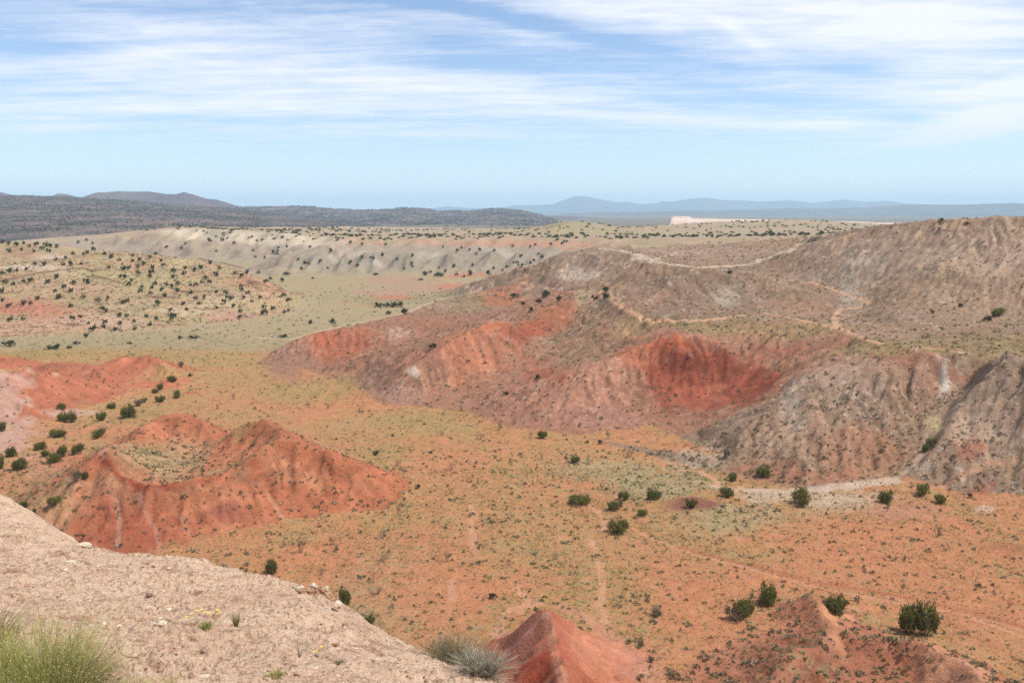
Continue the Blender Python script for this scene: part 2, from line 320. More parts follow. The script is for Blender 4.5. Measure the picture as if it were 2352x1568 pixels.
def hit(px, py):
    """the place on the terrain that the survey bearing (px, py) meets"""
    dx, dy, dz = ray(px, py)
    x, y, z = dx * _ts, dy * _ts, CH + dz * _ts
    b = np.nonzero(z < Hgt(x, y))[0]
    if len(b) == 0: return None
    i = b[0]
    if i == 0: return (x[0], y[0], float(Hgt(x[0], y[0])))
    t = np.linspace(_ts[i - 1], _ts[i], 20); k = np.nonzero(CH + dz * t < Hgt(dx * t, dy * t))[0]
    t = t[k[0]] if len(k) else _ts[i]
    return (dx * t, dy * t, float(Hgt(dx * t, dy * t)))
# ------------------------------------------------------------------ soil colours (world-space map)
ALB = 1.55
def S(r, g, b, k=1.0):
    f = lambda c: ((c / 255 + .055) / 1.055) ** 2.4 if c > 10.3 else c / 255 / 12.92
    v = np.array([f(r), f(g), f(b)]); l = v @ np.array([.3, .55, .15]); return (v * .89 + l * .11) * np.array([1.06, 1.05, .95]) / ALB * k
BASE = {GROUND: ((212, 144, 102), (202, 148, 98)), RIGHT: ((158, 130, 110), (170, 136, 112)), RED: ((184, 132, 108), (180, 126, 100)), LEFT: ((186, 166, 124), (196, 158, 124)),
        PLAT: ((178, 160, 128), (194, 166, 142)), MOUND: ((208, 132, 95), (200, 120, 84)), LOWRED: ((206, 126, 94), (200, 118, 88)), TENT: ((200, 110, 78), (206, 122, 90)), SHRUBBY: ((204, 134, 102), (190, 120, 90))}
VEG = {GROUND: .7, RIGHT: .22, RED: .2, LEFT: .55, PLAT: .5, MOUND: .08, LOWRED: .1, TENT: 0, SHRUBBY: .5}
ROCK = {GROUND: .05, RIGHT: .75, RED: .4, LEFT: .35, PLAT: .3, MOUND: .1, LOWRED: .12, TENT: .1, SHRUBBY: .1}
BL = []; ST = []
def blob(px, py, rx, ry, c, a=.9, veg=None, rock=None, ns=.45):
    o = hit(px, py)
    if o is None: return
    o = np.array(o); D = o[1]
    def ax(q1, q2, cap):
        p1, p2 = hit(*q1), hit(*q2)
        v = []
        for p, s in ((p1, -1), (p2, 1)):
            if p is None: continue
            d = (np.array(p) - o)[:2] * s
            if np.hypot(*d) < cap: v.append(d)
        return np.mean(v, axis=0) if v else None
    A = ax((px - rx, py), (px + rx, py), rx * D / F * 3); B = ax((px, py + ry), (px, py - ry), ry * D / F * 14)
    if A is None: A = np.array([rx * D / F, 0.])
    if B is None: B = np.array([0., ry * D / F * 5])
    M = np.array([A, B]).T
    if abs(np.linalg.det(M)) < 1e-6: return
    BL.append((o[:2], np.linalg.inv(M), np.hypot(*A) + np.hypot(*B), c, a, veg, rock, ns))
def stroke(pts, w, c, a=.9, veg=None, rock=None):
    q = [hit(*p) for p in pts]; q = [p[:2] for p in q if p is not None]
    q = [q[0]] + [b for a_, b in zip(q[:-1], q[1:]) if math.hypot(a_[0] - b[0], a_[1] - b[1]) < 90]
    if len(q) > 1: ST.append((np.array(q), w, c, a, veg, rock))
# valley floor
G_ = (180, 163, 128); OL = (192, 152, 92)
for q in [(60, 344, 150, 8), (190, 339, 120, 10), (290, 328, 80, 12), (370, 316, 80, 14), (440, 300, 80, 12), (370, 292, 90, 12), (300, 280, 50, 9), (400, 282, 90, 8), (-60, 346, 80, 7)]: blob(*q, G_, .95, .8, 0, .25)
blob(400, 299, 60, 5, (140, 142, 105), .6, 1.); blob(360, 304, 30, 4, (190, 155, 125), .5)
for q in [(120, 355, 110, 7), (230, 360, 60, 9), (30, 354, 60, 5), (300, 392, 60, 12), (420, 420, 50, 12)]: blob(*q, OL, .75, 1., 0, .3)
for q in [(180, 372, 40, 6), (230, 378, 60, 8), (228, 434, 22, 7), (95, 447, 25, 6), (350, 380, 30, 10), (120, 415, 60, 12), (440, 425, 40, 8), (380, 455, 30, 12)]: blob(*q, (190, 152, 100), .7, .8, 0, .6)
for q in [(745, 515, 75, 14), (680, 480, 55, 14), (650, 492, 40, 10), (610, 470, 60, 14)]: blob(*q, (184, 172, 134), .6, 1., .1, .6)
for q in [(800, 497, 55, 9), (850, 500, 40, 10), (760, 495, 30, 5), (700, 455, 22, 12)]: blob(*q, (212, 184, 160), .65, .55, .5, .5)
blob(690, 501, 26, 6, (150, 98, 82), .95, .2, .1, .3); blob(1006, 546, 24, 6, (168, 108, 84), .9, .3, 0, .3)
for q in [(390, 590, 60, 45), (360, 610, 40, 20)]: blob(*q, (190, 156, 120), .5, 1.)
for q in [(560, 540, 80, 40), (500, 500, 80, 30)]: blob(*q, (204, 150, 100), .6, .9, 0, .6)
for q in [(900, 560, 120, 40), (700, 600, 60, 40), (440, 590, 80, 30), (880, 525, 100, 12), (960, 600, 70, 30), (300, 560, 60, 20)]: blob(*q, (216, 142, 100), .75, .6, 0, .5)
blob(900, 510, 40, 10, (200, 140, 112), .8, .3, .1)
for q in [(30, 430, 40, 10), (90, 485, 40, 10), (60, 470, 40, 14)]: blob(*q, (208, 150, 120), .6, .7)
for q in [(35, 505, 40, 20)]: blob(*q, (196, 158, 120), .6, 1.)
# ridges one, two, three
blob(285, 352, 22, 14, (170, 126, 110), .8, .15, .5); blob(345, 342, 38, 14, (196, 114, 84), .8, .15, .2); blob(340, 358, 30, 7, (186, 98, 68), .5, .1, .2)
blob(440, 312, 70, 13, (170, 134, 114), .9, .2, .4); blob(480, 300, 40, 10, (160, 134, 108), .7, .45, .2); blob(400, 330, 14, 5, (205, 170, 150), .7, 0, .6)
blob(455, 322, 40, 8, (186, 122, 96), .6, .2, .2); blob(500, 300, 22, 8, (196, 108, 74), .6, .2, .1)
blob(375, 375, 22, 18, (160, 120, 104), .85, .2, .4); blob(405, 392, 26, 16, (186, 138, 120), .8, .15, .9); blob(425, 342, 40, 8, (176, 136, 110), .7, .5, .3)
blob(470, 350, 45, 22, (203, 130, 98), .85, .1, .3); blob(492, 324, 18, 7, (206, 122, 86), .9, .05, .1); blob(518, 334, 22, 10, (172, 90, 66), .8, .02, .05, .3); blob(540, 328, 20, 10, (186, 92, 62), .8, .02, .05)
blob(560, 312, 24, 11, (194, 122, 84), .85, .1, .05); blob(585, 296, 14, 8, (196, 176, 140), .7, .3, .5); blob(412, 368, 9, 3, (222, 205, 190), .8, 0, 1.)
blob(580, 348, 50, 20, (170, 134, 106), .7, .7, .3); blob(560, 390, 60, 22, (190, 132, 108), .8, .3, .6); blob(600, 375, 40, 16, (196, 140, 116), .7, .3, .8)
blob(640, 355, 30, 12, (196, 112, 80), .8, .15, .2); blob(600, 415, 40, 12, (190, 138, 120), .7, .2, .7); blob(490, 405, 30, 10, (184, 128, 108), .7, .3, .6)
blob(540, 375, 20, 8, (188, 104, 74), .6)
for q in [(690, 385, 48, 32), (722, 362, 34, 14), (758, 378, 26, 14), (740, 395, 24, 16), (662, 375, 18, 16)]: blob(*q, (162, 84, 62), .95, .02, .05, .3)
blob(700, 400, 42, 12, (184, 100, 74), .8, 0, 0); blob(690, 362, 34, 10, (152, 76, 56), .7, 0, 0); blob(760, 352, 50, 7, (180, 118, 92), .8, .3, .3); blob(670, 342, 30, 6, (200, 108, 72), .8, .05, .05)
blob(715, 388, 10, 4, (214, 132, 96), .7); blob(620, 420, 14, 8, (186, 128, 108), .8)
# bench and greater hills
for q in [(650, 324, 40, 10), (720, 326, 60, 9), (800, 332, 60, 9), (880, 345, 60, 8), (960, 345, 70, 12), (1040, 350, 60, 16)]: blob(*q, (168, 140, 100), .8, .9, .25)
blob(600, 318, 30, 12, (172, 134, 108), .8, .7, .6)
blob(690, 280, 60, 12, (144, 118, 102), .7, .05, .6); blob(700, 300, 60, 12, (150, 122, 104), .7, .1, .3); blob(725, 298, 12, 10, (200, 186, 170), .6, .1, 1.)
blob(580, 258, 40, 12, (156, 132, 118), .85, .05, .5); blob(578, 275, 24, 7, (202, 184, 172), .75, 0, 1.); blob(560, 285, 20, 6, (160, 128, 112), .6)
blob(640, 300, 26, 14, (178, 140, 120), .7, .1, .7)
for q in [(700, 250, 110, 9), (800, 245, 40, 8)]: blob(*q, (176, 146, 128), .85, .1, .6)
blob(900, 250, 90, 30, (200, 170, 150), .7, .1, .6); blob(1000, 250, 60, 40, (194, 164, 144), .7, .1, .7); blob(960, 300, 90, 30, (178, 148, 122), .6, .25, .5)
blob(850, 290, 12, 26, (188, 174, 162), .7, 0, 1.2); blob(868, 262, 14, 10, (190, 174, 162), .6, 0, 1.2); blob(830, 278, 40, 8, (180, 158, 142), .5, 0, .9)
blob(800, 305, 40, 9, (170, 130, 106), .7, .1, .2); blob(820, 312, 20, 4, (176, 138, 112), .6)
blob(960, 219, 60, 4, (196, 162, 130), .8, .2, .4)
blob(850, 375, 50, 20, (192, 158, 138), .8, .15, .9); blob(800, 430, 60, 35, (190, 152, 128), .7, .3, .5); blob(860, 450, 50, 30, (192, 138, 108), .8, .3, .3); blob(790, 400, 10, 26, (200, 182, 168), .5, .1, 1.4)
blob(900, 400, 16, 30, (196, 156, 124), .6, .1, .6); blob(930, 385, 30, 30, (190, 146, 124), .7, .1, 1.2); blob(944, 384, 6, 13, (214, 206, 196), .9, 0, .2, .2); blob(936, 426, 13, 11, (200, 178, 134), .9, 0, 0, .25)
blob(985, 415, 46, 45, (212, 178, 154), .8, .15, .5); blob(1010, 385, 30, 12, (184, 156, 138), .8, .1, .5); blob(970, 452, 14, 12, (178, 106, 82), .7, .1, .1); blob(982, 490, 14, 7, (180, 104, 78), .75, .05, .05)
blob(928, 466, 14, 8, (196, 174, 158), .5, .2, 1.2); blob(1010, 470, 30, 14, (182, 150, 118), .8, .3, .3); blob(985, 508, 12, 4, (214, 190, 172), .6)
blob(760, 470, 40, 10, (180, 120, 96), .7, .4, .2); blob(830, 478, 50, 8, (190, 126, 100), .7, .5, .3)
# juniper hill
blob(25, 308, 45, 9, (204, 128, 102), .85, .05, .1); blob(55, 316, 30, 8, (208, 140, 112), .8, .1, .3); blob(90, 322, 60, 9, (214, 172, 148), .75, .15, 1.); blob(20, 328, 60, 8, (206, 160, 130), .75, .2, .9)
blob(225, 314, 28, 6, (204, 148, 130), .8, .1, .8); blob(180, 312, 20, 5, (216, 190, 160), .7, .1, .9); blob(255, 282, 40, 7, (190, 138, 108), .7, .2, .6); blob(120, 280, 60, 10, (184, 168, 122), .7, .7, .1)
blob(95, 288, 30, 6, (206, 156, 134), .7, .1, .9); blob(150, 290, 60, 12, (188, 166, 124), .6, .6, .2); blob(45, 285, 40, 6, (200, 164, 130), .6, .2, .9); blob(225, 298, 40, 8, (206, 182, 146), .6, .3, .8)
blob(130, 304, 40, 8, (200, 172, 136), .6, .3, .8)
blob(25, 266, 40, 4, (222, 196, 176), .9, 0, 0, .2); blob(58, 257, 22, 3, (224, 200, 184), .8, 0, 0, .2); blob(18, 252, 18, 5, (176, 132, 102), .8, .1, .3)
# escarpment and valley behind
for q in [(440, 287, 60, 5), (400, 280, 40, 4), (380, 292, 30, 4), (490, 287, 30, 4)]: blob(*q, (194, 150, 128), .75, .3, .1)
for q in [(395, 297, 22, 3), (455, 286, 20, 3), (465, 275.5, 25, 2.5)]: blob(*q, (206, 134, 104), .8, .1, 0)
for q in [(200, 236, 90, 6), (300, 240, 40, 6)]: blob(*q, (212, 196, 174), 1., .05, .1, .3)
for q in [(430, 242, 100, 2), (545, 243, 80, 3)]: blob(*q, (200, 150, 126), .75, .05, .1, .3)
for q in [(380, 256, 80, 8), (480, 258, 90, 8), (310, 256, 40, 8)]: blob(*q, (168, 154, 138), .95, .1, .5, .3)
for q in [(355, 254, 16, 4), (430, 254, 18, 4), (375, 262, 8, 4), (500, 252, 20, 3), (335, 260, 12, 4)]: blob(*q, (208, 194, 182), .5, 0, .3)
for q in [(250, 260, 60, 4), (360, 269, 50, 3), (430, 270, 50, 3), (200, 260, 40, 4)]: blob(*q, (176, 164, 136), .6, .5, .2)
for q in [(450, 231, 110, 4), (620, 233, 120, 4), (760, 233, 60, 4)]: blob(*q, (178, 166, 128), .85, .8, .0, .4)
for q in [(300, 229, 90, 3), (420, 228, 60, 2.5)]: blob(*q, (208, 172, 150), .9, .1, 0, .3)
for q in [(590, 226, 50, 5), (740, 226, 110, 5), (850, 226, 60, 5)]: blob(*q, (172, 160, 126), .8, .6, 0, .3)
# crater mound
blob(130, 530, 66, 24, (180, 98, 70), .8, .05, .1); blob(230, 512, 22, 12, (176, 104, 86), .8, .05, .1); blob(270, 458, 60, 14, (216, 146, 106), .75, .05, .05); blob(205, 490, 50, 8, (210, 140, 104), .6, .1, .05)
blob(165, 460, 55, 18, (204, 168, 130), .9, .95, .1, .25); blob(150, 452, 20, 6, (190, 160, 120), .6, 1.); blob(188, 452, 22, 7, (216, 160, 118), .8, .1, 0); blob(103, 450, 7, 4, (210, 158, 146), .8, 0, 0); blob(225, 470, 30, 3, (160, 150, 110), .4, 1.)
blob(70, 460, 25, 8, (210, 132, 98), .7, .1, 0)
stroke([(104, 460), (112, 466), (120, 476), (132, 481), (144, 486), (165, 485), (183, 484)], .35, (170, 78, 52), .85)
stroke([(183, 484), (200, 480), (218, 475), (235, 469), (244, 463), (258, 462)], .3, (184, 92, 62), .7)
for q, c in [([(117, 505), (119, 520), (117, 548)], (212, 176, 164)), ([(138, 492), (146, 508), (156, 530), (162, 556)], (206, 150, 132)), ([(168, 498), (180, 515), (192, 535)], (210, 148, 122)), ([(268, 494), (275, 505), (284, 521)], (222, 172, 146)),
             ([(95, 520), (96, 545)], (196, 120, 96))]: stroke(q, .3, c, .5)
# left low hills
blob(5, 395, 26, 26, (216, 176, 162), .75, .1, .7); blob(50, 392, 22, 12, (212, 128, 98), .7, .1, .1); blob(70, 412, 30, 4, (216, 180, 168), .6, .2, 1.); blob(60, 365, 40, 5, (196, 132, 102), .6, .3)
stroke([(0, 370), (30, 372), (57, 374)], .8, (222, 184, 156), .8)
# red spur, scrubby mound
blob(520, 630, 20, 22, (160, 104, 90), .8, 0, 0); blob(540, 660, 26, 16, (180, 78, 50), .85, 0, 0); blob(600, 650, 40, 26, (224, 150, 118), .8, 0, .1); blob(560, 622, 14, 12, (196, 110, 86), .6, 0, 0); blob(545, 612, 8, 5, (178, 140, 132), .6)  # red soil tones, with the spur's sunlit right and dim left painted in
blob(640, 672, 18, 8, (214, 150, 128), .7); blob(500, 634, 10, 6, (222, 160, 138), .7)
stroke([(546, 612), (550, 630), (553, 645), (560, 668), (570, 700)], .35, (220, 150, 122), .8); stroke([(540, 618), (520, 640), (505, 655)], .25, (205, 160, 148), .6); stroke([(556, 640), (520, 662), (500, 680)], .2, (206, 150, 136), .5)
blob(838, 618, 20, 14, (228, 160, 120), .95, .05, 0); blob(960, 665, 40, 26, (218, 156, 122), .8, .15, .1); blob(780, 655, 40, 26, (188, 124, 98), .7, .8, .1)  # pale patches paint sunlight onto the mound's right face; scrubby left stays duller
# worn paths, washes, tracks
PA = (230, 178, 142)
stroke([(602, 291), (612, 299), (622, 306), (631, 312), (645, 319), (660, 322), (690, 321), (718, 318), (742, 315)], .75, PA, .95, 0)
stroke([(766, 313), (800, 319), (836, 327), (852, 332), (866, 339), (882, 343), (912, 346), (960, 352)], .75, PA, .95, 0)
stroke([(810, 282), (830, 288), (850, 296), (863, 299), (867, 303), (860, 307), (840, 309), (835, 315), (835, 322), (838, 328), (850, 334)], .75, (224, 176, 142), .95, 0)
stroke([(255, 337), (290, 339.5), (330, 328), (370, 320.5), (414, 309.5), (440, 299), (479, 290.5), (505, 285), (522, 281.5)], .9, (218, 180, 150), .8, 0)
stroke([(522, 281), (540, 286), (560, 289), (590, 291)], .5, (214, 176, 146), .7, 0)
stroke([(600, 248), (620, 250), (640, 256), (655, 262), (670, 264), (700, 267), (730, 265.5), (755, 260), (772, 256), (790, 250)], 1.7, (226, 206, 186), .85, 0, 0)
stroke([(655, 262), (676, 252), (668, 246)], 1.0, (214, 190, 170), .7); stroke([(790, 250), (800, 244), (806, 239)], 1.4, (220, 194, 172), .7)
stroke([(305, 236), (330, 243), (340, 252), (342, 262)], 1.4, (212, 190, 168), .7)
stroke([(718, 486), (735, 489), (780, 491), (820, 488), (860, 484), (893, 479)], 1.1, (224, 202, 184), .8, .2); stroke([(893, 480), (921, 455), (926, 432)], .4, (208, 186, 170), .5, .1, 1.3)
stroke([(680, 470), (700, 471), (712, 477), (720, 486), (740, 489)], .45, (226, 168, 132), .9, 0)
stroke([(1024, 453), (990, 461), (965, 474), (940, 486), (905, 489)], .5, (216, 160, 128), .7, 0); stroke([(860, 493), (880, 503), (910, 513), (950, 520)], .6, (222, 160, 130), .6, .1)
for q in [[(470, 505), (475, 515), (470, 522), (473, 535), (472, 545), (478, 555)], [(560, 538), (590, 540), (597, 552), (601, 570), (603, 590), (598, 606)], [(603, 610), (605, 622)], [(512, 582), (528, 600), (520, 612)], [(450, 580), (453, 600)],
          [(500, 618), (512, 608), (540, 603)], [(590, 505), (603, 518), (606, 530)]]: stroke(q, .45, (226, 168, 136), .75, .1)
stroke([(560, 606), (590, 618), (615, 640), (640, 665), (655, 682)], .8, (226, 160, 134), .55, .1)
stroke([(631, 528), (655, 539), (682, 550), (745, 567), (807, 584), (850, 593), (885, 600), (925, 606), (960, 613), (1024, 636)], .22, (228, 166, 136), .8, 0)
stroke([(885, 596), (925, 602), (960, 609), (1024, 630)], .22, (228, 166, 136), .7, 0)
stroke([(680, 547), (745, 563), (807, 580), (880, 592), (920, 600), (970, 612), (1010, 622), (1040, 630)], .5, (176, 96, 70), .5, .3)
stroke([(333, 371), (335, 378), (333, 386), (326, 394), (320, 400)], .45, (214, 158, 106), .8, 0); stroke([(205, 352), (260, 360)], .4, (206, 166, 116), .5)
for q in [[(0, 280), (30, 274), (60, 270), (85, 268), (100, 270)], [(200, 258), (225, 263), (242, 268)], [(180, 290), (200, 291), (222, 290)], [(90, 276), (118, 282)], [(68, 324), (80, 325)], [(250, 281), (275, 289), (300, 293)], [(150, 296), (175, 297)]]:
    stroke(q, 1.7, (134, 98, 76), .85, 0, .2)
def paint(x, y, z=None, reg=None):
    """soil colour, grass cover and rock cover of the places x, y"""
    x = np.asarray(x, float); y = np.asarray(y, float)
    if z is None: z = Hgt(x, y)
    if reg is None: reg = Reg(x, y)
    n1 = fbm(x / 16, y / 22, 4); n2 = fbm(x / 5 + 40, y / 7, 3); n3 = fbm(x / 1.8, y / 2.2 + 9, 3)
    m = sstep(-.3, .3, n1 + .5 * n2)[:, None]
    tab = np.array([[S(*BASE[k][0]), S(*BASE[k][1])] for k in range(9)])
    col = tab[reg, 0] * (1 - m) + tab[reg, 1] * m
    veg = np.array([VEG[k] for k in range(9)])[reg] * (1 + .5 * n1); rock = np.array([ROCK[k] for k in range(9)])[reg] * (1 + n2)
    gw = ((reg == GROUND) * sstep(252, 275, y + 4 * n1))[:, None]; col = col * (1 - gw) + S(184, 164, 132) * (1 + .12 * n2[:, None]) * gw
    # strata of the escarpment: grey at the foot, red under the rim
    zz = z + n2 * 1.5; pl = (reg == PLAT)[:, None]
    band = pl * (sstep(17, 18.5, zz) * (1 - sstep(20.5, 21.8, zz)) * sstep(-60, -10, x))[:, None]; col = col * (1 - band * .8) + S(198, 150, 125) * band * .8
    band = pl * ((1 - sstep(17, 18.5, zz)) * (y < 800))[:, None]; col = col * (1 - band * .8) + S(176, 157, 142) * band * .8
    bb = pl * (np.abs(perlin(zz * .8, x / 90)) < .12)[:, None] * (1 - sstep(19, 22, zz))[:, None]; col = col * (1 - bb * .25) + S(210, 190, 170) * bb * .25
    wx = x + 1.2 * n3 + 2.5 * n2; wy = y + 1.2 * n3 + 2.5 * n1
    for o, Mi, R, c, a, v, r, ns in BL:
        k = np.nonzero((np.abs(x - o[0]) < R * 1.7 + 4) & (np.abs(y - o[1]) < R * 1.7 + 4))[0]
        if not len(k): continue
        sc_ = min(1, R / 12)
        dx = x[k] + (wx[k] - x[k]) * sc_ - o[0]; dy = y[k] + (wy[k] - y[k]) * sc_ - o[1]
        d = np.sqrt((Mi[0, 0] * dx + Mi[0, 1] * dy) ** 2 + (Mi[1, 0] * dx + Mi[1, 1] * dy) ** 2)
        w = a * (1 - sstep(.45, 1.35, d + ns * 1.3 * (n2[k] + .8 * n3[k])))
        col[k] = col[k] * (1 - w[:, None]) + S(*c) * w[:, None]
        if v is not None: veg[k] = veg[k] * (1 - w) + v * w
        if r is not None: rock[k] = rock[k] * (1 - w) + r * w
    f1 = perlin(x / .75, y / 1.1) + .6 * n2; f2 = perlin(x / .6 + 50, y / .9 + 50) + .5 * n1; hl = ((reg == RIGHT) | (reg == RED) | (reg == LEFT)) * sstep(.3, 1.5, z)
    w = (sstep(.42, .62, f1) * np.clip(rock, 0, 1.2) * .55 * hl)[:, None]; col = col * (1 - w) + S(222, 206, 192) * w
    w = (sstep(.45, .62, f2) * .4 * hl)[:, None]; col = col * (1 - w) + S(118, 90, 72) * w
    rl = Rill(x, y)
    bd = perlin(zz * 1.1 + 1.3 * n2 + 4, x / 60) + .7 * perlin(zz * 3.1 + 1.5 * n3, x / 25 + 9); hk = ((reg == RIGHT) | (reg == RED) | (reg == MOUND) | (reg == LEFT)) * sstep(1, 2.5, z)
    col = col * np.clip(1 + .20 * bd * hk, .6, 1.5)[:, None]
    col = col * np.clip(1 + .13 * rl, .62, 1.4)[:, None]
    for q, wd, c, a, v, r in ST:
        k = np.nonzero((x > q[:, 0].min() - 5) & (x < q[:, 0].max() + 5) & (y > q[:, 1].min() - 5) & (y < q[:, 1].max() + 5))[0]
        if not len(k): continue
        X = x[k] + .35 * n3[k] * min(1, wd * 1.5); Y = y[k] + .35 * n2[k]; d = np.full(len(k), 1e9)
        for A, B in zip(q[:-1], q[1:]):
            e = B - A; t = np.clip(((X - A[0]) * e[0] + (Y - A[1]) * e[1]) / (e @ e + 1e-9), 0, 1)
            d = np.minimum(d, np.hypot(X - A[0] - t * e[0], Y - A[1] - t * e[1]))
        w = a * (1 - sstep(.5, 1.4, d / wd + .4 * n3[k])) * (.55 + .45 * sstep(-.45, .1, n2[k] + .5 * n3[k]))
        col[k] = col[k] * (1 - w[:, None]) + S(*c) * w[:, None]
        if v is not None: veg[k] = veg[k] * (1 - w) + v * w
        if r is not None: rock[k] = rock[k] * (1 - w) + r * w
    return col, np.clip(veg, 0, 1), np.clip(rock, 0, 2)
# ------------------------------------------------------------------ helpers for objects and materials
def tag(o, label=None, cat=None, group=None, kind=None):
    if label: o['label'] = label
    if cat: o['category'] = cat
    if group: o['group'] = group
    if kind: o['kind'] = kind
    return o
def mesh_np(name, V, Fq, mats=(), cols=None, smooth=True, attr=None, mi=None):
    me = bpy.data.meshes.new(name); V = np.asarray(V, np.float32); Fq = np.asarray(Fq, np.int32)
    me.vertices.add(len(V)); me.vertices.foreach_set('co', V.ravel())
    n, k = Fq.shape
    me.loops.add(n * k); me.polygons.add(n)
    me.loops.foreach_set('vertex_index', Fq.ravel()); me.polygons.foreach_set('loop_start', np.arange(n, dtype=np.int32) * k)
    me.polygons.foreach_set('loop_total', np.full(n, k, np.int32))
    me.polygons.foreach_set('use_smooth', np.full(n, smooth))
    if mi is not None: me.polygons.foreach_set('material_index', np.asarray(mi, np.int32))
    if cols is not None:
        ca = me.color_attributes.new('Col', 'FLOAT_COLOR', 'POINT')
        c4 = np.ones((len(V), 4), np.float32); c4[:, :3] = cols; ca.data.foreach_set('color', c4.ravel())
    for nm, a in (attr or {}).items():
        at = me.attributes.new(nm, 'FLOAT', 'POINT'); at.data.foreach_set('value', np.asarray(a, np.float32))
    for m in mats: me.materials.append(m)
    me.update(); me.validate()
    return me
def obj(name, me, parent=None, loc=None):
    o = bpy.data.objects.new(name, me); COL.objects.link(o)
    if parent: o.parent = parent
    if loc is not None: o.location = loc
    return o
class NT:
    def __init__(s, m):
        s.m = m; s.t = m.node_tree; s.t.nodes.clear()
    def n(s, ty, **k):
        x = s.t.nodes.new(ty)
        for a, b in k.items():
            if a.startswith('i_'):
                key = a[2:]; key = int(key) if key.isdigit() else key.replace('_', ' ')
                s.set(x.inputs[key], b)
            else: setattr(x, a, b)
        return x
    def set(s, i, b):
        if isinstance(b, bpy.types.NodeSocket): s.t.links.new(b, i)
        elif isinstance(b, bpy.types.Node): s.t.links.new(b.outputs[0], i)
        else: i.default_value = b
    def math(s, op, a, b=0., c=None, clamp=False):
        x = s.t.nodes.new('ShaderNodeMath'); x.operation = op; x.use_clamp = clamp
        s.set(x.inputs[0], a); s.set(x.inputs[1], b)
        if c is not None: s.set(x.inputs[2], c)
        return x.outputs[0]
    def mix(s, f, a, b, ty='MIX'):
        x = s.t.nodes.new('ShaderNodeMix'); x.data_type = 'RGBA'; x.blend_type = ty; x.clamp_factor = True
        s.set(x.inputs[0], f)
        for i, v in ((6, a), (7, b)):
            if not isinstance(v, (bpy.types.NodeSocket, bpy.types.Node)): v = tuple(v)[:3] + (1,)
            s.set(x.inputs[i], v)
        return x.outputs[2]
    def noise(s, vec, scale, detail=4, rough=.55, dist=0.):
        x = s.n('ShaderNodeTexNoise', i_Scale=scale, i_Detail=detail, i_Roughness=rough, i_Distortion=dist); s.set(x.inputs['Vector'], vec); return x.outputs[0]
    def mr(s, v, a, b, c=0., d=1.):
        x = s.t.nodes.new('ShaderNodeMapRange'); x.clamp = True
        for i, q in enumerate((v, a, b, c, d)): s.set(x.inputs[i], q)
        return x.outputs[0]
def newmat(name):
    m = bpy.data.materials.new(name); m.use_nodes = True; return m, NT(m)
def out(t, sh):
    o = t.n('ShaderNodeOutputMaterial'); t.t.links.new(sh.outputs[0], o.inputs['Surface'])
def bsdf(t, col, rough=.9, normal=None, spec=.15, **k):
    b = t.n('ShaderNodeBsdfPrincipled'); t.set(b.inputs['Base Color'], col if isinstance(col, (bpy.types.NodeSocket, bpy.types.Node)) else tuple(col)[:3] + (1,))
    t.set(b.inputs['Roughness'], rough); b.inputs['Specular IOR Level'].default_value = spec
    if normal is not None: t.set(b.inputs['Normal'], normal)
    return b
# terrain soil
m_soil, t = newmat('soil')
co = t.n('ShaderNodeTexCoord').outputs['Object']
base = t.n('ShaderNodeAttribute', attribute_name='Col').outputs['Color']
veg = t.n('ShaderNodeAttribute', attribute_name='veg').outputs['Fac']; rock = t.n('ShaderNodeAttribute', attribute_name='rock').outputs['Fac']
far = t.n('ShaderNodeAttribute', attribute_name='far').outputs['Fac']
nA = t.noise(co, .55, 6, .65); nB = t.noise(co, 3.2, 5, .7); nC = t.noise(co, .09, 4, .6)
nD = t.noise(co, 1.3, 6, .75)
c = t.mix(t.mr(nD, .40, .30), base, t.mix(1.0, base, (.62, .58, .56), 'MULTIPLY'))
base = t.mix(t.math('MULTIPLY', t.mr(nD, .56, .70), .55), c, t.mix(1.0, base, (1.3, 1.3, 1.32), 'MULTIPLY'))
c = t.mix(t.mr(nA, .3, .72, 0, 1), base, t.mix(1.0, base, (.74, .70, .68), 'MULTIPLY'))
c = t.mix(t.math('MULTIPLY', t.mr(nB, .45, .75), .5), c, t.mix(1.0, c, (1.28, 1.26, 1.26), 'MULTIPLY'))
c = t.mix(t.math('MULTIPLY', t.mr(nB, .48, .25), .55), c, t.mix(1.0, c, (.6, .56, .54), 'MULTIPLY'))
# grass cover as broken mottling
g1 = t.noise(co, 1.1, 5, .75, .6); g2 = t.noise(co, .33, 4, .7, .3)
gm = t.math('ADD', t.math('MULTIPLY', g1, .7), t.math('MULTIPLY', g2, .45))
gmask = t.math('MULTIPLY', t.mr(gm, t.mr(veg, 0, 1, .80, .50), t.mr(veg, 0, 1, .88, .62)), .72)
gcol = t.mix(t.mr(nC, .35, .65), S(184, 154, 108), S(166, 150, 108))
c = t.mix(gmask, c, gcol)
# pale stones and chips
vor = t.n('ShaderNodeTexVoronoi', i_Scale=.9, feature='F1'); t.set(vor.inputs['Vector'], t.n('ShaderNodeVectorMath', operation='ADD', i_0=co, i_1=t.n('ShaderNodeTexNoise', i_Scale=2.1).outputs['Color']).outputs[0])
st = t.math('MULTIPLY', t.mr(vor.outputs['Distance'], .20, .12), t.mr(t.math('ADD', t.noise(co, .16, 5, .75), t.math('MULTIPLY', rock, .2)), .56, .66))
vor2 = t.n('ShaderNodeTexVoronoi', i_Scale=2.4, feature='F1'); t.set(vor2.inputs['Vector'], co)
st2 = t.math('MULTIPLY', t.mr(vor2.outputs['Distance'], .22, .12), t.mr(t.math('ADD', t.noise(co, .35, 3, .7), t.math('MULTIPLY', rock, .14)), .57, .68))
st = t.math('MULTIPLY', t.math('MAXIMUM', st, t.math('MULTIPLY', st2, .8)), t.mr(rock, .02, .25))
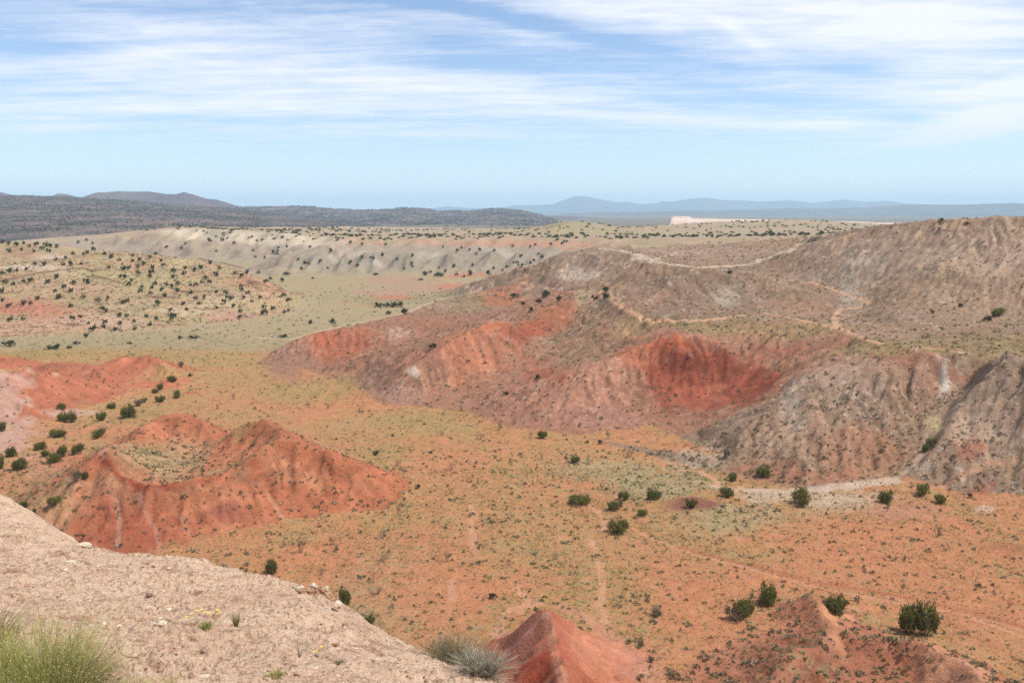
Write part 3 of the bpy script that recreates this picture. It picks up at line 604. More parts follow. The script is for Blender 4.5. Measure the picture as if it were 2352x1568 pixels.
c = t.mix(t.math('MULTIPLY', st, .75), c, S(218, 206, 196))
hs = t.math('ADD', t.math('MULTIPLY', nB, .5), t.math('ADD', t.math('MULTIPLY', nA, .9), t.math('MULTIPLY', st, .3)))
bp = t.n('ShaderNodeBump', i_Strength=.9, i_Distance=.6, i_Height=hs)
out(t, bsdf(t, c, .95, bp.outputs[0], .08))
# ------------------------------------------------------------------ terrain mesh, split by landform
ui = np.linspace(-.74, .74, 860); uo = .74 + (np.linspace(0, 1, 34)[1:] ** 1.6) * 1.0
U = np.concatenate([-uo[::-1], ui, uo])
Dr = np.exp(np.arange(math.log(36), math.log(1500), .0034)); Dr = np.concatenate([Dr, np.exp(np.linspace(math.log(1510), math.log(20000), 70))])
UU, DD = np.meshgrid(U, Dr); X = (UU * DD).ravel(); Y = DD.ravel()
Z = Hgt(X, Y); R = Reg(X, Y); R = np.where(Y > 1350, PLAT, R)
near = Y < 330
Z = Z + near * (.035 * fbm(X / .55, Y / .55, 2)) + (Y > 1500) * 8 * fbm(X / 900, Y / 900, 3) * sstep(1500, 3000, Y)
colr, vg, rk = paint(X, Y, Z, R)
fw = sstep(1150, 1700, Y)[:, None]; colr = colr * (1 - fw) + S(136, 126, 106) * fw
NR, NC = UU.shape
idx = np.arange(NR * NC).reshape(NR, NC)
quad = np.stack([idx[:-1, :-1], idx[:-1, 1:], idx[1:, 1:], idx[1:, :-1]], -1).reshape(-1, 4)
fr = R[quad[:, 0]]
LAB = {GROUND: 'flat orange valley floor with thin green grass and washes', RIGHT: 'grey brown eroded hills rising at the right behind the valley floor', RED: 'red and pink badland ridges reaching into the valley',
       LEFT: 'olive tan stony hill dotted with junipers at the left', PLAT: 'pale escarpment and plateau beyond the valley', MOUND: 'orange crater shaped mound with a sharp rim and gullied face',
       LOWRED: 'low red and pale pink hills at the left edge', TENT: 'smooth deep red tent shaped spur below the pale slope', SHRUBBY: 'reddish mound covered in low scrub at the lower right'}
V3 = np.stack([X, Y, Z], -1)
for r in range(9):
    q = quad[fr == r]
    if not len(q): continue
    used, inv = np.unique(q, return_inverse=True)
    me = mesh_np(REGNAME[r], V3[used], inv.reshape(-1, 4), [m_soil], colr[used], True, {'veg': vg[used], 'rock': rk[used]})
    tag(obj(REGNAME[r], me), LAB[r], 'hill' if r else 'ground', None, 'structure')
# ------------------------------------------------------------------ the pale slope underfoot
B = Tin()
edge = [PD(*q) for q in [(-300, 425, 27), (-120, 455, 21), (-60, 478, 18.5), (0, 493, 16.5), (15, 506, 15.8), (37, 519, 14.6), (58, 533, 13.2), (80, 545, 12.2), (117, 551, 11.2), (161, 558, 10.2), (197, 563, 9.4), (249, 571.5, 8.7), (292, 582, 8.1),
        (318, 588, 7.7), (341, 605, 7.2), (369, 624, 6.8), (398, 639, 6.4), (435, 650.5, 6.0), (471, 666, 5.7), (520, 681, 5.4), (560, 700, 5.1), (620, 730, 4.8), (700, 790, 4.3), (850, 900, 3.8), (1100, 1100, 3.2)]]
edge = [(x, y, z) for x, y, z in edge]
# the lip rolls over: extend the plane beyond the silhouette, then the cliff falls away
def off(e, d, dz):
    r = []
    for i, p in enumerate(e):
        a = e[max(0, i - 1)]; b = e[min(len(e) - 1, i + 1)]; tx, ty = b[0] - a[0], b[1] - a[1]; L = math.hypot(tx, ty)
        r.append((p[0] - ty / L * d, p[1] + tx / L * d, p[2] + dz))
    return r
B.line(edge); B.line(off(edge, .8, -.75)); B.line(off(edge, 5, -5.8))
B.line([(p[0] * 1.0 + (p[0] - 0) / math.hypot(p[0], p[1]) * 30, p[1] + p[1] / math.hypot(p[0], p[1]) * 30, -3) for p in edge])
B.pts([(0, 0, 38.38), (-2, 1.6, 38.55), (-6, 2, 38.9), (-14, 3, 38.6), (-25, 6, 37.6), (2.2, 0.5, 38.0), (4, 0, 37.4), (0, -6, 38.9), (-20, -8, 39), (10, -8, 36), (-30, 14, 35.6), (9, 2, 34.5), (30, 2, 20), (-45, 0, 30), (-60, 30, 0), (45, 0, 0)])
B.pts([PD(150, 640, 4.9), PD(60, 560, 9), PD(0, 540, 10.5), PD(250, 620, 5.9), PD(380, 682, 4.75)])
B.build(); GB = Grid(-34, 14, -4, 32, .12); B.raster(GB); GB.h = blur(GB.h, 4)
GBs = blur(GB.h, 2)
def HB(x, y):
    z = GB.at(GBs, x, y)
    z = z + .07 * fbm(x / 1.1, y / 1.1, 3) + .035 * ridged(x / .9 + 4, y / .5, 3) - .03 * np.exp(-(fbm(x / 1.6, y / 2.4 + 20, 3) / .05) ** 2) + .14 * fbm(x / 4, y / 4, 2) * sstep(3, 8, np.hypot(x, y))
    cl = np.maximum(0, fbm(x / .085, y / .085, 3, .6) + .12) * (.35 + 1.1 * sstep(-.25, .35, fbm(x / .7 + 5, y / .7, 3)))
    fin = 1 - sstep(14, 30, y)
    return z + .040 * cl * fin + .014 * fbm(x / .03, y / .03, 2) * fin + .05 * sstep(.15, .4, fbm(x / .5 + 9, y / .35, 3)) * fin * .7
U2 = np.concatenate([np.linspace(-2.4, -.78, 60)[:-1], np.linspace(-.78, .3, 900), np.linspace(.3, 1.6, 40)[1:]])
D2 = np.concatenate([np.linspace(.05, 2.0, 40)[:-1], np.exp(np.arange(math.log(2.0), math.log(24), .0042))])
UU, DD = np.meshgrid(U2, D2); X = (UU * DD).ravel(); Y = DD.ravel(); Zb = HB(X, Y)
NR, NC = UU.shape; idx = np.arange(NR * NC).reshape(NR, NC)
quad = np.stack([idx[:-1, :-1], idx[:-1, 1:], idx[1:, 1:], idx[1:, :-1]], -1).reshape(-1, 4)
lo = np.max(Zb[quad], axis=1) > Hgt(X, Y)[quad[:, 0]] - 1.5
quad = quad[lo]
n1 = fbm(X / 1.3, Y / 1.3, 3); n2 = fbm(X / .35, Y / .35 + 7, 3); n3 = fbm(X / .12, Y / .12, 2)
cb = S(240, 203, 177, 1.2) * np.ones((len(X), 1)); w = sstep(-.2, .5, n1)[:, None]; cb = cb * (1 - w * .5) + S(220, 176, 148, 1.2) * w * .5
w = sstep(.15, .5, n2 + .3 * n3)[:, None]; cb = cb * (1 - w * .7) + S(192, 140, 114, 1.05) * w * .7
w = sstep(.25, .6, fbm(X / .9 + 30, Y / .5, 3))[:, None]; cb = cb * (1 - w * .7) + S(240, 214, 190, 1.25) * w * .7
cliff = sstep(.5, 2.5, Zb * -1 + 36 - .25 * Y)[:, None] * 0
m_dirt, t = newmat('pale_dirt')
co = t.n('ShaderNodeTexCoord').outputs['Object']; base = t.n('ShaderNodeAttribute', attribute_name='Col').outputs['Color']
a = t.noise(co, 14, 6, .7); b = t.noise(co, 60, 4, .7); d = t.noise(co, 3, 5, .65)
c = t.mix(t.mr(a, .50, .34), base, t.mix(1., base, (.52, .42, .36), 'MULTIPLY')); c = t.mix(t.math('MULTIPLY', t.mr(b, .5, .72), .5), c, S(240, 222, 204)); c = t.mix(t.math('MULTIPLY', t.mr(b, .46, .3), .7), c, t.mix(1., c, (.62, .5, .44), 'MULTIPLY'))
c = t.mix(t.math('MULTIPLY', t.mr(d, .5, .7), .35), c, S(202, 158, 134))
vo = t.n('ShaderNodeTexVoronoi', i_Scale=26., feature='F1'); t.set(vo.inputs['Vector'], co)
h = t.math('ADD', t.math('MULTIPLY', a, 1.2), t.math('ADD', t.math('MULTIPLY', b, .5), t.math('MULTIPLY', vo.outputs['Distance'], -.6)))
bp = t.n('ShaderNodeBump', i_Strength=1., i_Distance=.05, i_Height=h)
out(t, bsdf(t, c, .95, bp.outputs[0], .05))
used, inv = np.unique(quad, return_inverse=True)
me = mesh_np('pale_slope', np.stack([X, Y, Zb], -1)[used], inv.reshape(-1, 4), [m_dirt], cb[used], True)
tag(obj('pale_slope', me), 'pale pinkish crusted dirt slope underfoot at the lower left', 'slope', None, 'structure')
def hitB(px, py):
    dx, dy, dz = ray(px, py); ts = np.exp(np.linspace(math.log(.8), math.log(26), 1500))
    z = CH + dz * ts; k = np.nonzero(z < HB(dx * ts, dy * ts))[0]
    if not len(k) or ts[k[0]] > 18: return hitB(px, py + 2) if py < 800 else None
    k = k[0]; return (dx * ts[k], dy * ts[k], float(HB(dx * ts[k], dy * ts[k])))
# ------------------------------------------------------------------ camera, sun, sky
cam = bpy.data.cameras.new('camera'); cam.lens = F / 1024 * 36; cam.sensor_width = 36; cam.clip_start = .05; cam.clip_end = 200000
co_ = bpy.data.objects.new('camera', cam); COL.objects.link(co_); co_.location = (0, 0, CH); co_.rotation_euler = (math.pi / 2 - PITCH, 0, 0); sc.camera = co_
SEL, SAZ = math.radians(60), math.radians(98)      # elevation; azimuth to the right of the view
sun = bpy.data.lights.new('sun', 'SUN'); sun.energy = 4.4; sun.angle = math.radians(.6); sun.color = (1, .955, .89)
so = bpy.data.objects.new('sun', sun); COL.objects.link(so)
sd = Vector((math.cos(SEL) * math.sin(SAZ), math.cos(SEL) * math.cos(SAZ), math.sin(SEL)))
so.rotation_euler = sd.to_track_quat('Z', 'Y').to_euler(); so.location = (0, 0, 80)
w = bpy.data.worlds.new('World'); sc.world = w; w.use_nodes = True; t = NT(w)
sky = t.n('ShaderNodeTexSky', sky_type='NISHITA', sun_disc=False, sun_elevation=SEL, sun_rotation=SAZ, altitude=1700, air_density=1.0, dust_density=.6, ozone_density=1.6)
dirv = t.n('ShaderNodeTexCoord').outputs['Generated']
sx = t.n('ShaderNodeSeparateXYZ', i_0=dirv)
dxx, dyy, dzz = sx.outputs
ys = t.math('MAXIMUM', dyy, .05); u = t.math('DIVIDE', dxx, ys); v = t.math('DIVIDE', dzz, ys)
den = t.math('ADD', t.math('MAXIMUM', dzz, 0.), .06)
cx = t.math('DIVIDE', dxx, den); cy = t.math('DIVIDE', dyy, den)
def skyn(ax, ay, sc_, det, rough, offx=0., rot=0.):
    X_ = t.math('ADD', t.math('MULTIPLY', cx, ax), t.math('MULTIPLY', cy, rot)); Y_ = t.math('MULTIPLY', cy, ay)
    q = t.n('ShaderNodeCombineXYZ', i_0=t.math('ADD', X_, offx), i_1=t.math('ADD', Y_, t.math('MULTIPLY', cx, rot * .5)))
    return t.noise(q.outputs[0], sc_, det, rough, .35)
def gs(px, py, rx, ry, tilt=0.):
    """soft patch of sky centred on the bearing (px, py)"""
    dx, dy, dz = ray(px, py); u0, v0 = dx / dy, dz / dy
    a = t.math('DIVIDE', t.math('SUBTRACT', u, u0), rx / F)
    b_ = t.math('DIVIDE', t.math('ADD', t.math('SUBTRACT', v, v0), t.math('MULTIPLY', t.math('SUBTRACT', u, u0), tilt)), ry / F)
    r = t.math('ADD', t.math('MULTIPLY', a, a), t.math('MULTIPLY', b_, b_))
    return t.math('EXPONENT', t.math('MULTIPLY', r, -1.))
N1 = skyn(.35, 1.0, 1.1, 6, .58, 3.1, .10); N2 = skyn(.6, 2.6, 2.0, 8, .68, 9.4, .22); N3 = skyn(1.6, 2.2, 1.6, 9, .7, 1.4)
cov = None
PATCH = [(230, 78, 300, 36, .08, .52), (120, 108, 230, 16, .0, .30), (560, 100, 200, 14, .12, .38), (700, 121, 230, 6, .05, .42), (640, 48, 260, 10, .17, .35), (940, 40, 150, 60, .0, .62), (720, 10, 240, 26, .05, .62), (90, 18, 200, 11, .1, .28),
         (985, 120, 70, 15, -.25, .95), (930, 139, 90, 5, -.14, .7), (1020, 88, 70, 9, -.1, .6), (830, 124, 40, 5, .0, .45), (430, 134, 120, 2.6, .02, .35), (50, 127, 60, 4, 0, .5), (60, 118, 80, 2, 0, .3), (740, 33, 30, 8, .5, .3), (900, 158, 90, 2, .05, .2),
         (30, 48, 70, 12, .05, -.6), (560, 30, 190, 8, .2, -.65), (470, 62, 130, 6, .05, -.4), (860, 70, 50, 16, 0, -.35), (420, 4, 110, 10, .05, -.3), (270, 119, 300, 3.5, .0, -.35), (760, 95, 90, 8, .1, -.3), (600, 108, 60, 4, .1, -.2)]
for q in PATCH:
    k = t.math('MULTIPLY', gs(*q[:5]), q[5]); cov = k if cov is None else t.math('ADD', cov, k)
tex = t.math('ADD', t.math('ADD', t.math('MULTIPLY', t.math('SUBTRACT', N1, .5), 1.1), t.math('MULTIPLY', t.math('SUBTRACT', N2, .5), 1.25)), t.math('MULTIPLY', t.math('SUBTRACT', N3, .5), 1.0))
fadeb = t.mr(v, .045, .10)
front = t.mr(dyy, .1, .4)
cv = t.math('ADD', t.math('MULTIPLY', cov, front), t.math('MULTIPLY', t.math('SUBTRACT', 1., front), .3))
dens = t.mr(t.math('ADD', t.math('ADD', cv, .19), tex), .06, .98)
dens = t.math('MULTIPLY', t.math('MULTIPLY', dens, t.mr(dens, 0, .5, .8, 1.)), fadeb)
# small fair-weather puffs low over the blue range
pn = t.noise(t.n('ShaderNodeCombineXYZ', i_0=t.math('MULTIPLY', u, 60.), i_1=t.math('MULTIPLY', v, 130.)).outputs[0], 1.6, 5, .65)
puff = t.math('ADD', t.math('ADD', gs(680, 186.5, 13, 3.6, .04), t.math('MULTIPLY', gs(649, 185.5, 6, 1.8), .8)), t.math('ADD', t.math('MULTIPLY', gs(508, 184, 8, 2, 0), .55), t.math('MULTIPLY', gs(321, 186.5, 4, 1.3, 0), .4)))
puff = t.mr(t.math('ADD', puff, t.math('MULTIPLY', t.math('SUBTRACT', pn, .5), 1.4)), .35, .85)
dens = t.math('MULTIPLY', t.math('MAXIMUM', dens, t.math('MULTIPLY', puff, .7)), .92)
SKYK = .125
cl = t.mix(dens, t.mix(1.0, sky.outputs[0], (.965, .955, .985), 'MULTIPLY'), (6.4, 6.45, 6.9))
bg = t.n('ShaderNodeBackground', i_Strength=SKYK); t.set(bg.inputs[0], cl)
wo = t.n('ShaderNodeOutputWorld'); t.t.links.new(bg.outputs[0], wo.inputs['Surface'])
sc.view_settings.view_transform = 'Standard'; sc.view_settings.look = 'None'; sc.view_settings.gamma = 1; sc.view_settings.exposure = 0.39
sc.render.resolution_x, sc.render.resolution_y = 1024, 682
sc.cycles.max_bounces = 5; sc.cycles.diffuse_bounces = 3; sc.cycles.volume_bounces = 1; sc.cycles.use_denoising = False
# ------------------------------------------------------------------ far hills and mountains
def far_mat(name, c1, c2, c3, s):
    m, t = newmat(name); co = t.n('ShaderNodeTexCoord').outputs['Object']
    a = t.noise(co, 1 / s, 8, .68); b = t.noise(co, 4.5 / s, 6, .7)
    c = t.mix(t.mr(a, .42, .6), c1, c2); c = t.mix(t.mr(b, .52, .66), c, c3)
    bp = t.n('ShaderNodeBump', i_Strength=.6, i_Distance=s * .05, i_Height=a)
    out(t, bsdf(t, c, .95, bp.outputs[0], .05)); return m
def interp(pts, x):
    return np.interp(x, [p[0] for p in pts], [p[1] for p in pts])
def mountain(name, crest, D, depth, zb, mat, label, gully=.5, lam=400., nu=700, nv=90, rough=1.0, seed=0, front_flat=1.2, colf=None):
    xs = np.linspace(crest[0][0], crest[-1][0], nu); py = interp(crest, xs) + .35 * rough * fbm(xs / 9 + seed, xs * 0 + seed, 4)
    vv = np.linspace(-1, 1, nv)
    P = [PD(a, b, D) for a, b in zip(xs, py)]
    cx_ = np.array([p[0] for p in P]); cz = np.array([p[2] for p in P])
    Xg = cx_[None, :] * (1 + vv[:, None] * depth / D); Yg = D + vv[:, None] * depth * np.ones((1, nu))
    a = np.abs(vv)[:, None]; prof = np.where(vv[:, None] < 0, (1 - a) ** front_flat, (1 - a) ** 1.0)
    Hh = (cz - zb)[None, :]
    rn = ridged(Xg / lam + seed, Yg / (lam * 1.6), 4)
    Zg = zb + Hh * prof - gully * Hh * (1 - rn) * np.minimum(1, a * 5) * prof * .8
    v = np.stack([Xg, Yg, Zg], -1).reshape(-1, 3); idx = np.arange(nv * nu).reshape(nv, nu)
    q = np.stack([idx[:-1, :-1], idx[:-1, 1:], idx[1:, 1:], idx[1:, :-1]], -1).reshape(-1, 4)
    me = mesh_np(name, v, q, [mat], None, True); o = obj(name, me); tag(o, label, 'mountain', None, 'structure')
    return Xg, Yg, Zg
m_blue = far_mat('forested_range', S(112, 104, 84), S(96, 96, 80), S(134, 112, 94), 900.)
m_purple = far_mat('bare_range', S(104, 82, 84), S(126, 102, 92), S(84, 74, 76), 300.)
m_dark = far_mat('wooded_mesa', S(92, 84, 84), S(136, 114, 108), S(70, 70, 66), 60.)
mountain('distant_range', [(330, 212), (400, 211), (428, 209.5), (440, 206.5), (448, 205.6), (470, 207.5), (498, 207.8), (515, 204.6), (540, 204.2), (553, 203.4), (562, 200), (575, 195.4), (584, 195.3), (600, 198.4), (618, 201.5), (628, 201), (640, 203.6), (655, 202.6),
         (663, 200.4), (672, 201), (690, 198), (708, 196.8), (722, 199), (745, 199.4), (765, 200.8), (790, 199.8), (815, 202), (843, 199), (868, 201.2), (886, 200), (903, 202), (925, 204), (1000, 206), (1300, 206)], 14000, 2600, 0, m_blue,
         'pale blue mountain range with one broad peak on the horizon', .55, 1400., 700, 60)
mountain('blue_ridge', [(560, 213), (640, 211), (720, 209.5), (790, 207.8), (830, 208), (860, 207), (890, 205), (915, 203.2), (940, 203.6), (960, 204), (985, 203), (1010, 202.3), (1060, 203), (1200, 204), (1400, 206)], 8200, 1900, -10, m_blue,
         'long level blue ridge in front of the pale range at the right', .6, 500., 700, 70, 1, 3)
mountain('purple_mountain', [(-200, 196), (-40, 189), (0, 191), (14, 194.5), (34, 197), (52, 194.6), (58, 192.4), (66, 193), (80, 196.5), (88, 194), (98, 191.2), (112, 190.8), (120, 190.2), (136, 190.4), (150, 190.3), (166, 193), (176, 193.2), (184, 190.9),
         (192, 193), (206, 197.3), (217, 198.6), (226, 201), (236, 204.5), (252, 208), (280, 212)], 3900, 800, 0, m_purple, 'bare purplish mountain behind the dark wooded slope at the left', .65, 260., 700, 80, .8, 5)
FARH = []
FARH.append(mountain('wooded_mesa', [(150, 206), (200, 207), (235, 206.2), (262, 205.5), (300, 205.3), (312, 205.8), (325, 207.5), (360, 209.5), (390, 208.4), (400, 207.2), (414, 207), (426, 208), (438, 210.4), (452, 209.6), (470, 210.5), (488, 207.8), (497, 207.4),
         (510, 208.6), (524, 210.4), (540, 214), (556, 219), (575, 226), (600, 229)], 3400, 1500, 8, m_dark, 'dark wooded mesa and knobs on the middle horizon', .35, 170., 600, 90, .7, 8))
FARH.append(mountain('dark_low_ridge', [(520, 216), (545, 215.2), (570, 215.6), (600, 217.6), (625, 221), (660, 226), (690, 228)], 4600, 1200, 5, m_dark, 'low dark ridge behind the green knoll on the horizon', .3, 170., 300, 50, .6, 9))
FARH.append(mountain('wooded_slope', [(-400, 190), (-150, 195), (-20, 197), (8, 195), (30, 195.2), (70, 196.4), (100, 198), (150, 202), (200, 205.3), (240, 209), (280, 213.5), (330, 219), (400, 226), (450, 231)], 2300, 1350, 6, m_dark,
         'long grey slope speckled with dark woodland at the far left', .12, 120., 700, 200, .6, 12, .8))
FARH.append(mountain('small_knoll', [(228, 226), (242, 222), (262, 219.5), (275, 219), (290, 220), (310, 222.5), (335, 226)], 1500, 260, 14, m_dark, 'small speckled pinkish knoll beyond the pale ridge', .2, 60., 200, 50, .6, 14))
m_white = far_mat('white_bluff', S(222, 204, 192), S(214, 176, 156), S(230, 218, 208), 60.)
mountain('white_mesa', [(668, 224), (671, 216.5), (674, 215.4), (688, 215.8), (693, 217.6), (730, 218.4), (780, 219.4), (830, 220.8), (868, 221.6), (892, 223.6), (905, 226)], 1900, 240, 16, m_white, 'thin pale white mesa below the blue mountains', .1, 70., 300, 40, .5, 21)
# ------------------------------------------------------------------ air
m_haze = bpy.data.materials.new('haze'); m_haze.use_nodes = True; tt = m_haze.node_tree; tt.nodes.clear()
pv = tt.nodes.new('ShaderNodeVolumePrincipled'); pv.inputs['Color'].default_value = (.56, .80, 1.0, 1); pv.inputs['Density'].default_value = HAZE = 1.05e-4; pv.inputs['Anisotropy'].default_value = 0.0
oo = tt.nodes.new('ShaderNodeOutputMaterial'); tt.links.new(pv.outputs[0], oo.inputs['Volume'])
hx, y0, y1, zb_, zt = 30000, -300, 21000, -120, 360
hv = [(x, y, z) for x in (-hx, hx) for y in (y0, y1) for z in (zb_, zt)]
hf = [(0, 1, 3, 2), (4, 6, 7, 5), (0, 4, 5, 1), (2, 3, 7, 6), (0, 2, 6, 4), (1, 5, 7, 3)]
me = bpy.data.meshes.new('haze'); me.from_pydata(hv, [], hf); me.materials.append(m_haze); me.update()
tag(obj('haze', me), 'thin blue air haze over the whole landscape', 'haze', None, 'stuff')
# ------------------------------------------------------------------ plant materials
def leaf_mat(name, c1, c2, c3=None, trans=.25, scale=3.):
    m, t = newmat(name); co = t.n('ShaderNodeTexCoord').outputs['Object']
    oi = t.n('ShaderNodeObjectInfo').outputs['Random']
    tone = t.n('ShaderNodeAttribute', attribute_name='tone').outputs['Fac']
    f = t.math('ADD', t.math('MULTIPLY', tone, .75), t.math('MULTIPLY', oi, .25))
    c = t.mix(f, c1, c2)
    if c3 is not None: c = t.mix(t.mr(tone, .74, .86), c, c3)
    b = bsdf(t, c, .8, None, .15)
    tr = t.n('ShaderNodeBsdfTranslucent'); t.set(tr.inputs[0], c)
    mx = t.n('ShaderNodeMixShader', i_0=trans); t.t.links.new(b.outputs[0], mx.inputs[1]); t.t.links.new(tr.outputs[0], mx.inputs[2])
    out(t, mx); return m
def bark_mat(name, c1, c2):
    m, t = newmat(name); co = t.n('ShaderNodeTexCoord').outputs['Object']
    c = t.mix(t.mr(t.noise(co, 9, 4, .7), .35, .65), c1, c2); out(t, bsdf(t, c, .9, None, .1)); return m
LK = 1.0
m_jun = leaf_mat('juniper_leaves', S(108, 110, 54), S(166, 164, 88), S(180, 168, 98), .5)
m_jfar = leaf_mat('far_juniper_leaves', S(72, 80, 50), S(112, 118, 76), None, .3)
m_sage = leaf_mat('sage_leaves', S(132, 120, 88), S(176, 164, 130), S(192, 184, 156))
m_grass = leaf_mat('dry_grass', S(146, 128, 80), S(186, 168, 112), S(140, 144, 86))
m_green = leaf_mat('green_brush', S(172, 174, 84), S(236, 232, 136), S(214, 186, 136), .5)
m_dead = bark_mat('dead_twigs', S(120, 96, 88), S(152, 126, 112)); m_grey = bark_mat('grey_twigs', S(168, 158, 146), S(206, 198, 184)); m_bark = bark_mat('bark', S(92, 74, 60), S(128, 106, 88))
m_yel, t = newmat('yellow_petals'); out(t, bsdf(t, S(236, 200, 60, 1.1), .6)); m_seed, t = newmat('seed_heads'); out(t, bsdf(t, S(222, 204, 160), .8))
def rot_rand(n, rng):
    v = rng.normal(size=(n, 3)); return v / np.linalg.norm(v, axis=1, keepdims=True)
def leaves(centers, dirs, L, W, rng):
    """one pointed leaf spray (a quad) per centre"""
    n = len(centers); d = dirs / (np.linalg.norm(dirs, axis=1, keepdims=True) + 1e-9)
    s = np.cross(d, rot_rand(n, rng)); s /= np.linalg.norm(s, axis=1, keepdims=True) + 1e-9
    L = (L * rng.uniform(.6, 1.3, n))[:, None]; W = (W * rng.uniform(.6, 1.3, n))[:, None]
    v = np.stack([centers - d * L * .5, centers + s * W, centers + d * L * .6, centers - s * W], 1).reshape(-1, 3)
    return v, np.arange(n * 4).reshape(n, 4)
def crown_mesh(name, seed, n, leaf, lobes, mat, flat=1.0, up=.6, spiky=.0):
    rng = np.random.default_rng(seed); C = []; Dn = []; tn = []
    k = len(lobes); per = n // k
    for (lx, ly, lz, r, h) in lobes:
        # clumps over the lobe's surface, sprays inside each clump
        nc = max(5, per // 16); cd = rot_rand(nc, rng); cd[:, 2] = cd[:, 2] * .9 + .12
        rad = rng.uniform(.55, 1.08, nc) ** .7
        cc = np.stack([lx + cd[:, 0] * r * rad, ly + cd[:, 1] * r * rad, lz + cd[:, 2] * h * rad], 1)
        ct = rng.random(nc)
        idx = rng.integers(0, nc, per); p = cc[idx] + rng.normal(size=(per, 3)) * np.array([.13, .13, .13 + spiky]) * r * 1.5
        C.append(p); dd = p - np.array([lx, ly, lz - h * .5]); dd /= np.linalg.norm(dd, axis=1, keepdims=True) + 1e-9
        Dn.append(dd * .6 + rot_rand(per, rng) * .5 + np.array([0, 0, up])); tn.append(np.clip(ct[idx] * .7 + rng.random(per) * .3, 0, 1))
    C = np.concatenate(C); Dn = np.concatenate(Dn); tn = np.concatenate(tn); kz = C[:, 2] > .02; C, Dn, tn = C[kz], Dn[kz], tn[kz]
    v, f = leaves(C, Dn, leaf, leaf * .36, rng)
    return mesh_np(name, v, f, [mat], None, False, {'tone': np.repeat(tn, 4)})
def tube_add(V, Fc, a, b, ra, rb, sides=4):
    a = np.array(a, float); b = np.array(b, float); d = b - a; L = np.linalg.norm(d) + 1e-9; d /= L
    s = np.cross(d, [0.31, .73, .61]); s /= np.linalg.norm(s); u = np.cross(d, s); i0 = len(V)
    for p, r in ((a, ra), (b, rb)):
        for k in range(sides):
            an = 2 * math.pi * k / sides; V.append(p + (s * math.cos(an) + u * math.sin(an)) * r)
    for k in range(sides): Fc.append((i0 + k, i0 + (k + 1) % sides, i0 + sides + (k + 1) % sides, i0 + sides + k))
def branch(V, Fc, p, d, L, r, depth, rng, kids=3, spread=.5, up=.12):
    p = np.array(p, float); d = np.array(d, float); segs = 3
    for s in range(segs):
        d2 = d + rng.normal(size=3) * .14 + np.array([0, 0, up]); d2 /= np.linalg.norm(d2); q = p + d2 * L / segs
        tube_add(V, Fc, p, q, r * (1 - s / (segs + 1.2)), r * (1 - (s + 1) / (segs + 1.2))); p = q; d = d2
        if depth > 0 and s > 0:
            for _ in range(kids - 1):
                e = d + rot_rand(1, rng)[0] * spread * 1.5; e /= np.linalg.norm(e); branch(V, Fc, p, e, L * .55, r * .5, depth - 1, rng, kids, spread, up)
def stems_mesh(name, seed, n, L, r, mat, depth=1, lean=.5, base=.1, kids=3, spread=.5):
    rng = np.random.default_rng(seed); V = []; Fc = []
    for k in range(n):
        an = rng.uniform(0, 6.28); d = np.array([math.cos(an) * lean * rng.uniform(.2, 1.2), math.sin(an) * lean * rng.uniform(.2, 1.2), 1.]); d /= np.linalg.norm(d)
        branch(V, Fc, (math.cos(an) * base * rng.random(), math.sin(an) * base * rng.random(), -.04), d, L * rng.uniform(.6, 1.1), r * rng.uniform(.7, 1.1), depth, rng, kids, spread)
    return mesh_np(name, np.array(V), np.array(Fc), [mat], None, True)
# variants are one metre wide in radius and one metre tall before scaling
def lobeset(seed, n, narrow=1.0):
    rr = random.Random(seed); L = [(0, 0, .5, .62, .46)]
    for k in range(n):
        an = rr.uniform(0, 6.28); d = rr.uniform(.3, .62); h = rr.uniform(.25, .42)
        L.append((math.cos(an) * d, math.sin(an) * d, rr.uniform(.28, .78 - h * .3), rr.uniform(.26, .42), h))
    return L
JN = [crown_mesh('crown', 100 + k, 2600, .10, lobeset(k, 5 + k % 3), m_jun, up=.8, spiky=.03) for k in range(5)]
JT = [stems_mesh('trunk', 120 + k, 6, .75, .045, m_bark, 1, .75, .12) for k in range(3)]
JM = [crown_mesh('crown', 140 + k, 520, .17, lobeset(20 + k, 4), m_jfar, up=.6) for k in range(4)]
JF = [crown_mesh('juniper', 160 + k, 220, .24, lobeset(40 + k, 3), m_jfar, up=.5) for k in range(5)]
DS = [stems_mesh('dead_shrub', 180 + k, 9, .95, .028, m_dead, 2, .8, .15, 3, .6) for k in range(4)]
SG = [crown_mesh('foliage', 200 + k, 700, .13, lobeset(60 + k, 4), m_sage, up=.5) for k in range(3)]
def base_at(px, py):
    p = hit(px, py)
    return p
def scale_for(p, w, h):
    d = math.sqrt(p[0] ** 2 + p[1] ** 2 + (CH - p[2]) ** 2) / F
    dep = math.atan2(CH - p[2], math.hypot(p[0], p[1]))
    W_ = w * d; H_ = max(.35 * W_, (h * d - .35 * W_ * math.sin(dep)) / max(.4, math.cos(dep)))
    return W_ / 2, H_
CNT = {}
